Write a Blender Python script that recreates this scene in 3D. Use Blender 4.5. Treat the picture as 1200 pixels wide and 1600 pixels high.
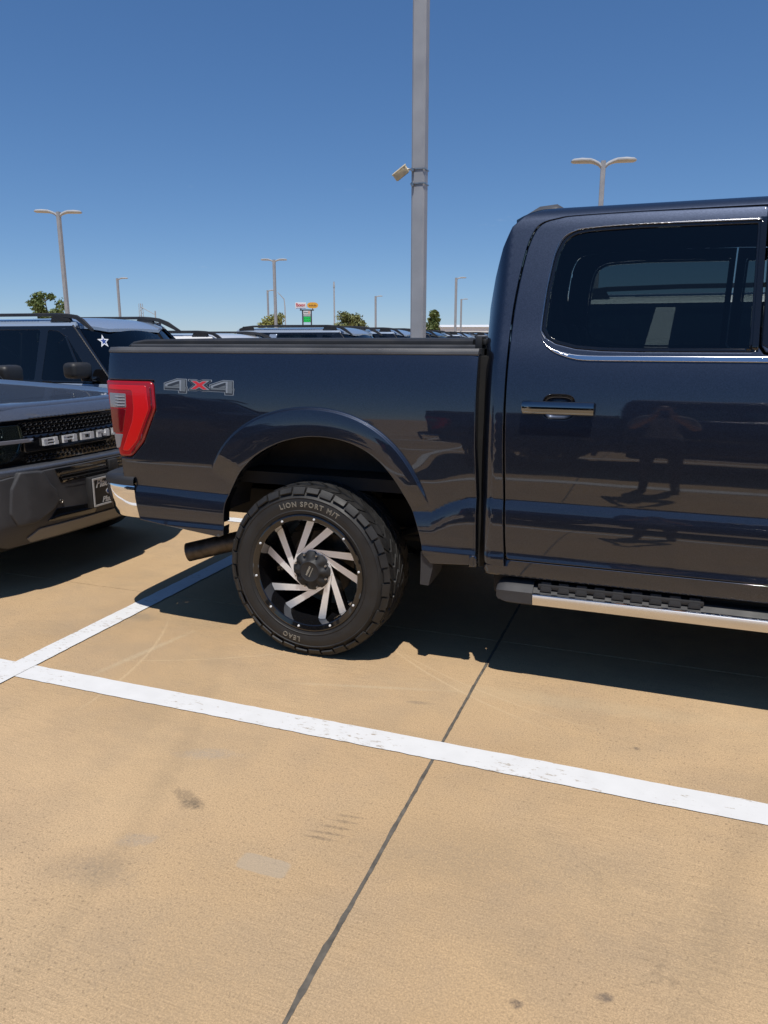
import bpy, bmesh, math, random
import numpy as np
from mathutils import Vector, Matrix
from mathutils.geometry import delaunay_2d_cdt

for o in list(bpy.data.objects):
    bpy.data.objects.remove(o)
scene = bpy.context.scene
col = scene.collection
random.seed(7)
R = math.radians

# ------------------------------------------------------------------ camera
cam_d = bpy.data.cameras.new('camera')
cam = bpy.data.objects.new('camera', cam_d)
col.objects.link(cam)
cam_d.sensor_fit = 'VERTICAL'
cam_d.sensor_height = 36.0
cam_d.lens = 36.0 * 1170.0 / 1600.0
cam_d.clip_start = 0.05
cam_d.clip_end = 3000
cam.location = (0, 0, 1.5)
cam.rotation_euler = (R(90 - 12.995), 0, R(20.335))
scene.camera = cam

# ------------------------------------------------------------------ sky and sun
SX, SY = 0.13, -0.35                      # sun direction (towards the sun) per metre of height
sun_el = math.atan2(1.0, math.hypot(SX, SY))
w = bpy.data.worlds.new('World')
scene.world = w
w.use_nodes = True
nt = w.node_tree
bg = nt.nodes['Background']
sky = nt.nodes.new('ShaderNodeTexSky')
sky.sky_type = 'NISHITA'
sky.sun_disc = False
sky.sun_elevation = sun_el
sky.sun_rotation = math.atan2(SX, SY)
sky.altitude = 3000
sky.air_density = 1.0
sky.dust_density = 0.3
sky.ozone_density = 3.0
# the day's clear, slightly hazy blue: softer contrast between zenith and horizon than the bare model
sc1 = nt.nodes.new('ShaderNodeVectorMath'); sc1.operation = 'SCALE'; sc1.inputs['Scale'].default_value = 0.1
spc = nt.nodes.new('ShaderNodeSeparateXYZ'); cmb = nt.nodes.new('ShaderNodeCombineXYZ')
nt.links.new(sky.outputs[0], sc1.inputs[0])
nt.links.new(sc1.outputs[0], spc.inputs[0])
for i_, g_ in enumerate((0.95, 0.80, 0.68)):
    pw = nt.nodes.new('ShaderNodeMath'); pw.operation = 'POWER'; pw.inputs[1].default_value = g_
    nt.links.new(spc.outputs[i_], pw.inputs[0]); nt.links.new(pw.outputs[0], cmb.inputs[i_])
tn = nt.nodes.new('ShaderNodeVectorMath'); tn.operation = 'MULTIPLY'; tn.inputs[1].default_value = (6.4, 6.95, 8.3)
nt.links.new(cmb.outputs[0], tn.inputs[0])
# a few faint wisps of cloud
tcw = nt.nodes.new('ShaderNodeTexCoord')
mpw = nt.nodes.new('ShaderNodeMapping'); mpw.inputs['Scale'].default_value = (1, 1, 3.2)
nzw = nt.nodes.new('ShaderNodeTexNoise'); nzw.inputs['Scale'].default_value = 9; nzw.inputs['Detail'].default_value = 7; nzw.inputs['Roughness'].default_value = 0.62
rgw = nt.nodes.new('ShaderNodeMapRange')
for k_, v_ in (('From Min', 0.66), ('From Max', 0.82), ('To Min', 0.0), ('To Max', 0.5)): rgw.inputs[k_].default_value = v_
mxw = nt.nodes.new('ShaderNodeMix'); mxw.data_type = 'RGBA'; mxw.inputs[7].default_value = (6.2, 6.8, 7.4, 1)
nt.links.new(tcw.outputs['Generated'], mpw.inputs[0]); nt.links.new(mpw.outputs[0], nzw.inputs['Vector'])
nt.links.new(nzw.outputs['Fac'], rgw.inputs['Value'])
szw = nt.nodes.new('ShaderNodeSeparateXYZ'); nt.links.new(tcw.outputs['Generated'], szw.inputs[0])
low = nt.nodes.new('ShaderNodeMapRange')
for k_, v_ in (('From Min', 0.10), ('From Max', 0.20), ('To Min', 1.0), ('To Max', 0.0)): low.inputs[k_].default_value = v_
mlw = nt.nodes.new('ShaderNodeMath'); mlw.operation = 'MULTIPLY'
nt.links.new(szw.outputs[2], low.inputs['Value']); nt.links.new(low.outputs[0], mlw.inputs[0]); nt.links.new(rgw.outputs[0], mlw.inputs[1])
nt.links.new(mlw.outputs[0], mxw.inputs['Factor'])
nt.links.new(tn.outputs[0], mxw.inputs[6])
nt.links.new(mxw.outputs[2], bg.inputs[0])
bg.inputs[1].default_value = 0.1
sun_d = bpy.data.lights.new('sun', 'SUN')
sun_d.energy = 4.2
sun_d.angle = R(0.53)
sun_d.color = (1.0, 0.955, 0.89)
sun = bpy.data.objects.new('sun', sun_d)
col.objects.link(sun)
sun.rotation_euler = Vector((SX, SY, 1.0)).to_track_quat('Z', 'Y').to_euler()
sun.location = (3, -8, 20)
scene.view_settings.view_transform = 'Standard'
scene.view_settings.look = 'None'
scene.view_settings.exposure = 0.0
scene.view_settings.gamma = 1.0
scene.view_settings.use_curve_mapping = False
scene.cycles.max_bounces = 7
scene.cycles.diffuse_bounces = 3
scene.cycles.glossy_bounces = 4
scene.cycles.transparent_max_bounces = 12
scene.cycles.caustics_reflective = False
scene.cycles.caustics_refractive = False
scene.render.resolution_x = 768
scene.render.resolution_y = 1024

# ------------------------------------------------------------------ helpers
ORG = [Vector((0, 0, 0))]


def tag(o, label=None, cat=None, group=None, kind=None):
    if label: o['label'] = label
    if cat: o['category'] = cat
    if group: o['group'] = group
    if kind: o['kind'] = kind
    return o


def empty(name, loc=(0, 0, 0), rz=0.0):
    o = bpy.data.objects.new(name, None)
    col.objects.link(o)
    o.empty_display_size = 0.1
    o.location = loc
    o.rotation_euler = (0, 0, rz)
    return o


def mk(name, V, F, mat, parent=None, smooth=None, normals=None):
    V = np.asarray(V, float).reshape(-1, 3)
    if parent is not None:
        V = V - np.array(ORG[0])
    me = bpy.data.meshes.new(name)
    me.from_pydata(V.tolist(), [], [list(map(int, f)) for f in F])
    me.update()
    if normals is not None:
        me.polygons.foreach_set('use_smooth', [True] * len(me.polygons))
        me.normals_split_custom_set_from_vertices([tuple(n) for n in normals])
    elif smooth is not None:
        me.polygons.foreach_set('use_smooth', [True] * len(me.polygons))
        me.set_sharp_from_angle(angle=R(smooth))
    if mat is not None:
        me.materials.append(mat)
    o = bpy.data.objects.new(name, me)
    col.objects.link(o)
    if parent is not None:
        o.parent = parent
    return o


def children(o):
    return [c for c in bpy.data.objects if c.parent == o]


def copy_tree(o, parent=None, kids=None):
    if kids is None:
        kids = {}
        for c in bpy.data.objects:
            if c.parent: kids.setdefault(c.parent.name, []).append(c)
    c = o.copy()
    col.objects.link(c)
    c.parent = parent
    for ch in kids.get(o.name, []):
        copy_tree(ch, c, kids)
    return c


def mirror_y(objs, parent):
    """far-side copies of parts (local y -> -y), sub-parts included"""
    out = []
    for o in objs:
        kids = {}
        for c in bpy.data.objects:
            if c.parent: kids.setdefault(c.parent.name, []).append(c)
        c = copy_tree(o, parent, kids)
        c.location = (o.location.x, -o.location.y, o.location.z)
        c.scale = (o.scale.x, -o.scale.y, o.scale.z)
        out.append(c)
    return out


class MB:
    def __init__(s):
        s.V, s.F = [], []

    def add(s, V, F):
        n = len(s.V)
        s.V += [tuple(v) for v in V]
        s.F += [[i + n for i in f] for f in F]

    def box(s, x0, x1, y0, y1, z0, z1):
        V = [(x, y, z) for x in (x0, x1) for y in (y0, y1) for z in (z0, z1)]
        s.add(V, [(0, 1, 3, 2), (4, 6, 7, 5), (0, 4, 5, 1), (2, 3, 7, 6), (0, 2, 6, 4), (1, 5, 7, 3)])

    def bbox(s, x0, x1, y0, y1, z0, z1, b=0.005, seg=2, M=None):
        bm = bmesh.new()
        bmesh.ops.create_cube(bm, size=1.0)
        for v in bm.verts:
            v.co = Vector(((x0 + x1) / 2 + v.co.x * (x1 - x0), (y0 + y1) / 2 + v.co.y * (y1 - y0), (z0 + z1) / 2 + v.co.z * (z1 - z0)))
        bmesh.ops.bevel(bm, geom=list(bm.edges), offset=b, segments=seg, profile=0.5, affect='EDGES')
        bm.verts.index_update()
        V = [(M @ v.co) if M else v.co.copy() for v in bm.verts]
        F = [[v.index for v in f.verts] for f in bm.faces]
        bm.free()
        s.add(V, F)

    def obox(s, c, ax, ay, az):
        """oriented box: centre and three half-axis vectors"""
        c, ax, ay, az = map(np.array, (c, ax, ay, az))
        V = [c + i * ax + j * ay + k * az for i in (-1, 1) for j in (-1, 1) for k in (-1, 1)]
        s.add(V, [(0, 1, 3, 2), (4, 6, 7, 5), (0, 4, 5, 1), (2, 3, 7, 6), (0, 2, 6, 4), (1, 5, 7, 3)])

    def grid(s, P, closed_u=False, closed_v=False):
        P = np.asarray(P, float)
        nu, nv = P.shape[:2]
        F = []
        for i in range(nu if closed_u else nu - 1):
            for j in range(nv if closed_v else nv - 1):
                a = i * nv + j; b = i * nv + (j + 1) % nv
                c = ((i + 1) % nu) * nv + (j + 1) % nv; d = ((i + 1) % nu) * nv + j
                F.append((a, b, c, d))
        s.add(P.reshape(-1, 3), F)

    def loft(s, loops, caps=True):
        P = np.asarray(loops, float)
        nu, nv = P.shape[:2]
        n0 = len(s.V)
        s.grid(P, False, True)
        if caps:
            s.F.append([n0 + j for j in range(nv)][::-1])
            s.F.append([n0 + (nu - 1) * nv + j for j in range(nv)])

    def tube(s, pts, r, n=10, caps=True):
        pts = [Vector(p) for p in pts]
        rs = r if isinstance(r, (list, tuple)) else [r] * len(pts)
        loops = []
        up = None
        for i, p in enumerate(pts):
            t = (pts[min(i + 1, len(pts) - 1)] - pts[max(i - 1, 0)]).normalized()
            if up is None:
                up = Vector((0, 0, 1)) if abs(t.z) < 0.9 else Vector((1, 0, 0))
            a = t.cross(up).normalized(); b = a.cross(t).normalized()
            up = b
            loops.append([p + rs[i] * (math.cos(k * 2 * math.pi / n) * a + math.sin(k * 2 * math.pi / n) * b) for k in range(n)])
        s.loft(loops, caps)

    def lathe_y(s, prof, c=(0, 0, 0), n=64):
        """profile (r, y) turned about the Y axis through c"""
        P = []
        for k in range(n):
            a = 2 * math.pi * k / n
            P.append([(c[0] + r * math.cos(a), c[1] + y, c[2] + r * math.sin(a)) for r, y in prof])
        s.grid(P, True, False)

    def prism(s, poly, fn0, fn1):
        """polygon extruded between two mappings of its 2-D points"""
        n = len(poly)
        V = [fn0(*p) for p in poly] + [fn1(*p) for p in poly]
        F = [list(range(n))[::-1], [n + i for i in range(n)]]
        F += [[i, (i + 1) % n, n + (i + 1) % n, n + i] for i in range(n)]
        s.add(V, F)

    def build(s, name, mat, parent=None, smooth=None):
        return mk(name, s.V, s.F, mat, parent, smooth)


def resample(poly, step):
    poly = np.asarray(poly, float)
    out = []
    n = len(poly)
    for i in range(n):
        a, b = poly[i], poly[(i + 1) % n]
        k = max(1, int(math.ceil(np.linalg.norm(b - a) / step)))
        for j in range(k):
            out.append(a + (b - a) * j / k)
    return np.array(out)


def rounded(poly, r, seg=5):
    """round the corners of a polygon; r scalar or list"""
    poly = [np.array(p, float) for p in poly]
    n = len(poly)
    out = []
    for i in range(n):
        p = poly[i]; a = poly[i - 1] - p; b = poly[(i + 1) % n] - p
        rr = r[i] if isinstance(r, (list, tuple)) else r
        la, lb = np.linalg.norm(a), np.linalg.norm(b)
        d = min(rr, la * 0.45, lb * 0.45)
        if d < 1e-5:
            out.append(p); continue
        A = p + a / la * d; B = p + b / lb * d
        for k in range(seg + 1):
            t = k / seg
            out.append((1 - t) ** 2 * A + 2 * t * (1 - t) * p + t * t * B)
    return np.array(out)


def smooth_line(pts, per=6):
    """Catmull-Rom through points (open)"""
    pts = [np.array(p, float) for p in pts]
    out = []
    for i in range(len(pts) - 1):
        p0 = pts[max(i - 1, 0)]; p1 = pts[i]; p2 = pts[i + 1]; p3 = pts[min(i + 2, len(pts) - 1)]
        for k in range(per):
            t = k / per
            out.append(0.5 * ((2 * p1) + (-p0 + p2) * t + (2 * p0 - 5 * p1 + 4 * p2 - p3) * t * t + (-p0 + 3 * p1 - 3 * p2 + p3) * t ** 3))
    out.append(pts[-1])
    return [tuple(p) for p in out]


def seg_dist(P, poly):
    A = poly; B = np.roll(poly, -1, axis=0)
    best = np.full(len(P), 1e9)
    for c in range(0, len(A), 64):
        a = A[c:c + 64]; d = B[c:c + 64] - a
        L = np.maximum((d * d).sum(1), 1e-14)
        v = P[:, None, :] - a[None]
        t = np.clip((v * d[None]).sum(2) / L, 0, 1)
        q = v - t[..., None] * d[None]
        best = np.minimum(best, np.sqrt((q * q).sum(2)).min(1))
    return best


def inside(P, poly):
    x, y = P[:, 0], P[:, 1]
    res = np.zeros(len(P), bool)
    n = len(poly)
    for i in range(n):
        x0, y0 = poly[i]; x1, y1 = poly[(i + 1) % n]
        if y0 == y1: continue
        c = ((y0 > y) != (y1 > y)) & (x < (x1 - x0) * (y - y0) / (y1 - y0) + x0)
        res ^= c
    return res


AXES = {'xz': (0, 2, 1), 'yz': (1, 2, 0), 'xy': (0, 1, 2)}


def panel(name, outline, h, mat, parent=None, axes='xz', out=-1, step=0.03, estep=None, r=0.004, thick=0.02, holes=(), off=0.0, rows=()):
    """A sheet-metal panel: 2-D outline with holes, lifted to the surface w = h(u, v), with rounded, turned-in edges.
    out = sign of the outward direction along the lift axis."""
    estep = estep or step
    rings = [resample(outline, estep)] + [resample(hh, estep) for hh in holes]
    # orientation: outline ccw, holes cw
    def area(p): return 0.5 * np.sum(p[:, 0] * np.roll(p[:, 1], -1) - np.roll(p[:, 0], -1) * p[:, 1])
    rings = [p if (area(p) > 0) == (i == 0) else p[::-1].copy() for i, p in enumerate(rings)]
    pts = list(np.concatenate(rings))
    edges = []
    n0 = 0
    for p in rings:
        edges += [(n0 + i, n0 + (i + 1) % len(p)) for i in range(len(p))]
        n0 += len(p)
    nb = n0
    norm2 = []
    for p in rings:
        t = np.roll(p, -1, axis=0) - np.roll(p, 1, axis=0)
        t /= np.maximum(np.linalg.norm(t, axis=1), 1e-9)[:, None]
        norm2.append(np.stack([t[:, 1], -t[:, 0]], 1))      # outward in 2-D
    norm2 = np.concatenate(norm2)
    allr = np.concatenate(rings)

    def ok_in(P):
        m = inside(P, rings[0])
        for hh in rings[1:]:
            m &= ~inside(P, hh)
        return m

    def dist(P):
        d = np.full(len(P), 1e9)
        for p in rings: d = np.minimum(d, seg_dist(P, p))
        return d
    extra = []
    if r > 0:
        for d in (0.3 * r, r):
            q = allr - norm2 * d
            m = ok_in(q)
            m &= dist(q) > 0.8 * d
            extra.append(q[m])
    lo, hi = rings[0].min(0), rings[0].max(0)
    gx = np.arange(lo[0] + step * 0.5, hi[0], step); gy = np.arange(lo[1] + step * 0.5, hi[1], step)
    G = np.array([(x + (0.25 * step if j % 2 else -0.25 * step), y) for j, y in enumerate(gy) for x in gx]) if len(gx) and len(gy) else np.zeros((0, 2))
    if len(G):
        m = ok_in(G)
        G = G[m]
        if len(G):
            G = G[dist(G) > max(r * 1.6, step * 0.45)]
    if len(rows):
        RW = np.concatenate([np.asarray(q, float) for q in rows])
        RW = RW[ok_in(RW)]
        RW = RW[dist(RW) > max(1.3 * r, 0.002)]
        if len(G):
            dm = np.full(len(G), 1e9)
            for c_ in range(0, len(RW), 200):
                dm = np.minimum(dm, np.sqrt(((G[:, None, :] - RW[None, c_:c_ + 200]) ** 2).sum(2)).min(1))
            G = G[dm > 0.6 * step]
        extra.append(RW)
    P = np.concatenate([allr] + extra + ([G] if len(G) else []))
    vo, eo, fo, ov, oe, of = delaunay_2d_cdt([Vector((float(a), float(b))) for a, b in P], edges, [], 0, 1e-6)
    Q = np.array([(v.x, v.y) for v in vo])
    T = np.array([f for f in fo if len(f) == 3])
    cen = Q[T].mean(1)
    T = T[ok_in(cen)]
    # ccw
    a = Q[T[:, 0]]; b = Q[T[:, 1]]; c = Q[T[:, 2]]
    ar = (b[:, 0] - a[:, 0]) * (c[:, 1] - a[:, 1]) - (b[:, 1] - a[:, 1]) * (c[:, 0] - a[:, 0])
    T = T[np.abs(ar) > 1e-12]; ar = ar[np.abs(ar) > 1e-12]
    T[ar < 0] = T[ar < 0][:, ::-1]

    def H(U):
        base = h(U[:, 0], U[:, 1]) + out * off
        if r > 0:
            d = np.clip(np.where(ok_in(U), dist(U), 0), 0, r)
            base = base - out * (r - np.sqrt(np.maximum(r * r - (r - d) ** 2, 0)))
        return base
    e = 0.0006
    wq = H(Q)
    hb = lambda U: h(U[:, 0], U[:, 1])
    e2 = 0.0015
    gu = (hb(Q + [e2, 0]) - hb(Q - [e2, 0])) / (2 * e2)
    gv = (hb(Q + [0, e2]) - hb(Q - [0, e2])) / (2 * e2)
    if r > 0:
        dq = np.where(ok_in(Q), dist(Q), 0)
        k = np.clip(1 - dq / r, 0, 0.9)
        sl = k / np.sqrt(1 - k * k)
        du = (dist(Q + [e, 0]) - dist(Q - [e, 0])); dv = (dist(Q + [0, e]) - dist(Q - [0, e]))
        # boundary points: use the ring normal
        g = np.stack([du, dv], 1)
        ln = np.linalg.norm(g, axis=1)
        g = np.where(ln[:, None] > 1e-7, g / np.maximum(ln, 1e-9)[:, None], 0)
        near = dq < 1e-4
        if near.any():
            D = ((Q[near][:, None, :] - allr[None]) ** 2).sum(2).argmin(1)
            g[near] = -norm2[D]
        gu = gu + out * sl * g[:, 0]
        gv = gv + out * sl * g[:, 1]
    iu, iv, iw = AXES[axes]
    n3 = np.zeros((len(Q), 3))
    n3[:, iu] = -gu; n3[:, iv] = -gv; n3[:, iw] = 1
    n3 *= out
    n3 /= np.linalg.norm(n3, axis=1)[:, None]
    V = np.zeros((len(Q), 3))
    V[:, iu] = Q[:, 0]; V[:, iv] = Q[:, 1]; V[:, iw] = wq
    F = T.tolist()
    # face orientation
    s = np.zeros(3); s[iu] = 1; t = np.zeros(3); t[iv] = 1
    if np.cross(s, t)[iw] * out < 0:
        F = [f[::-1] for f in F]
    flip = np.cross(s, t)[iw] * out < 0
    # turned-in edge
    if thick > 0:
        D = {}
        key = lambda p: (round(p[0], 5), round(p[1], 5))
        for i, q in enumerate(Q): D.setdefault(key(q), i)
        n0 = 0
        Vx, Nx = [], []
        base = len(V)
        for p in rings:
            ids = [D.get(key(q)) for q in p]
            m = len(p)
            for i in range(m):
                a_, b_ = ids[i], ids[(i + 1) % m]
                if a_ is None or b_ is None: continue
                va, vb = V[a_].copy(), V[b_].copy()
                wa, wb = va.copy(), vb.copy()
                wa[iw] -= out * thick; wb[iw] -= out * thick
                nn = np.zeros(3); nn[iu], nn[iv] = norm2[n0 + i]
                k = base + len(Vx)
                Vx += [va, vb, wb, wa]; Nx += [nn] * 4
                f = [k, k + 3, k + 2, k + 1]
                F.append(f[::-1] if flip else f)
            n0 += m
        if Vx:
            V = np.concatenate([V, Vx]); n3 = np.concatenate([n3, Nx])
    return mk(name, V, F, mat, parent, normals=n3)


def text_mesh(body, size=1.0, outline=0.0, extrude=0.0, spacing=1.0, shear=0.0, bold=0.0):
    """flat vertices and faces of a word in the built-in font, baseline at y=0, starting at x=0"""
    cu = bpy.data.curves.new('lettering', 'FONT')
    cu.body = body
    cu.size = size
    cu.space_character = spacing
    cu.shear = shear
    cu.resolution_u = 3
    cu.offset = bold
    if outline:
        cu.fill_mode = 'NONE'
        cu.bevel_depth = outline
        cu.bevel_resolution = 0
    else:
        cu.extrude = extrude
    o = bpy.data.objects.new('lettering', cu)
    col.objects.link(o)
    bpy.context.view_layer.update()
    dg = bpy.context.evaluated_depsgraph_get()
    me = o.evaluated_get(dg).to_mesh()
    V = np.array([tuple(v.co) for v in me.vertices])
    F = [list(p.vertices) for p in me.polygons]
    o.evaluated_get(dg).to_mesh_clear()
    bpy.data.objects.remove(o)
    bpy.data.curves.remove(cu)
    V[:, 0] -= V[:, 0].min()
    return V, F


# ------------------------------------------------------------------ materials
def new_mat(name):
    m = bpy.data.materials.new(name)
    m.use_nodes = True
    return m, m.node_tree, m.node_tree.nodes['Principled BSDF']


def simple(name, c, rough=0.5, metal=0.0, coat=0.0, spec=0.5, bump=0.0, bscale=200, var=0.0, vscale=8):
    m, nt, b = new_mat(name)
    b.inputs['Base Color'].default_value = (*c, 1)
    b.inputs['Roughness'].default_value = rough
    b.inputs['Metallic'].default_value = metal
    b.inputs['Coat Weight'].default_value = coat
    b.inputs['Coat Roughness'].default_value = 0.03
    b.inputs['Specular IOR Level'].default_value = spec
    if bump or var:
        tc = nt.nodes.new('ShaderNodeTexCoord')
    if var:
        n = nt.nodes.new('ShaderNodeTexNoise'); n.inputs['Scale'].default_value = vscale; n.inputs['Detail'].default_value = 6
        nt.links.new(tc.outputs['Object'], n.inputs['Vector'])
        mp = nt.nodes.new('ShaderNodeMapRange')
        mp.inputs['From Min'].default_value = 0.3; mp.inputs['From Max'].default_value = 0.7
        mp.inputs['To Min'].default_value = 1 - var; mp.inputs['To Max'].default_value = 1 + var
        nt.links.new(n.outputs['Fac'], mp.inputs['Value'])
        mx = nt.nodes.new('ShaderNodeVectorMath'); mx.operation = 'SCALE'
        mx.inputs[0].default_value = c
        nt.links.new(mp.outputs[0], mx.inputs['Scale'])
        nt.links.new(mx.outputs[0], b.inputs['Base Color'])
        r2 = nt.nodes.new('ShaderNodeMapRange')
        r2.inputs['From Min'].default_value = 0.3; r2.inputs['From Max'].default_value = 0.7
        r2.inputs['To Min'].default_value = max(0.02, rough - 0.1); r2.inputs['To Max'].default_value = min(1, rough + 0.12)
        nt.links.new(n.outputs['Fac'], r2.inputs['Value'])
        nt.links.new(r2.outputs[0], b.inputs['Roughness'])
    if bump:
        n2 = nt.nodes.new('ShaderNodeTexNoise'); n2.inputs['Scale'].default_value = bscale; n2.inputs['Detail'].default_value = 4
        nt.links.new(tc.outputs['Object'], n2.inputs['Vector'])
        bp = nt.nodes.new('ShaderNodeBump'); bp.inputs['Strength'].default_value = bump; bp.inputs['Distance'].default_value = 0.002
        nt.links.new(n2.outputs['Fac'], bp.inputs['Height'])
        nt.links.new(bp.outputs[0], b.inputs['Normal'])
    return m


def paint(name, c, metal=0.6, rough=0.36, flake=0.5, coat_tint=None):
    """metallic car paint: fine flake under a clear coat with faint orange peel and dust"""
    m, nt, b = new_mat(name)
    tc = nt.nodes.new('ShaderNodeTexCoord')
    vo = nt.nodes.new('ShaderNodeTexVoronoi'); vo.inputs['Scale'].default_value = 420
    nt.links.new(tc.outputs['Object'], vo.inputs['Vector'])
    mp = nt.nodes.new('ShaderNodeMapRange')
    mp.inputs['To Min'].default_value = 1 - flake; mp.inputs['To Max'].default_value = 1 + flake
    sp = nt.nodes.new('ShaderNodeSeparateColor')
    nt.links.new(vo.outputs['Color'], sp.inputs[0])
    nt.links.new(sp.outputs[0], mp.inputs['Value'])
    mx = nt.nodes.new('ShaderNodeVectorMath'); mx.operation = 'SCALE'
    mx.inputs[0].default_value = c
    nt.links.new(mp.outputs[0], mx.inputs['Scale'])
    nt.links.new(mx.outputs[0], b.inputs['Base Color'])
    b.inputs['Metallic'].default_value = metal
    b.inputs['Roughness'].default_value = rough
    b.inputs['Coat Weight'].default_value = 1.0
    b.inputs['Coat IOR'].default_value = 1.68
    n = nt.nodes.new('ShaderNodeTexNoise'); n.inputs['Scale'].default_value = 3.5; n.inputs['Detail'].default_value = 7; n.inputs['Roughness'].default_value = 0.65
    nt.links.new(tc.outputs['Object'], n.inputs['Vector'])
    r2 = nt.nodes.new('ShaderNodeMapRange')
    r2.inputs['From Min'].default_value = 0.35; r2.inputs['From Max'].default_value = 0.75
    r2.inputs['To Min'].default_value = 0.012; r2.inputs['To Max'].default_value = 0.05
    nt.links.new(n.outputs['Fac'], r2.inputs['Value'])
    nt.links.new(r2.outputs[0], b.inputs['Coat Roughness'])
    n3 = nt.nodes.new('ShaderNodeTexNoise'); n3.inputs['Scale'].default_value = 2.2; n3.inputs['Detail'].default_value = 1
    nt.links.new(tc.outputs['Object'], n3.inputs['Vector'])
    bp = nt.nodes.new('ShaderNodeBump'); bp.inputs['Strength'].default_value = 0.5; bp.inputs['Distance'].default_value = 0.003
    nt.links.new(n3.outputs['Fac'], bp.inputs['Height'])
    nt.links.new(bp.outputs[0], b.inputs['Coat Normal'])
    return m


def glass(name, tint, gloss=1.0):
    """thin tinted car glass"""
    m = bpy.data.materials.new(name)
    m.use_nodes = True
    nt = m.node_tree
    nt.nodes.clear()
    o = nt.nodes.new('ShaderNodeOutputMaterial')
    t = nt.nodes.new('ShaderNodeBsdfTransparent'); t.inputs[0].default_value = (*tint, 1)
    g = nt.nodes.new('ShaderNodeBsdfGlossy'); g.inputs['Roughness'].default_value = 0.008; g.inputs['Color'].default_value = (gloss, gloss, gloss, 1)
    f = nt.nodes.new('ShaderNodeFresnel'); f.inputs['IOR'].default_value = 1.52
    mx = nt.nodes.new('ShaderNodeMixShader')
    nt.links.new(f.outputs[0], mx.inputs[0]); nt.links.new(t.outputs[0], mx.inputs[1]); nt.links.new(g.outputs[0], mx.inputs[2])
    nt.links.new(mx.outputs[0], o.inputs['Surface'])
    return m


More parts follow.
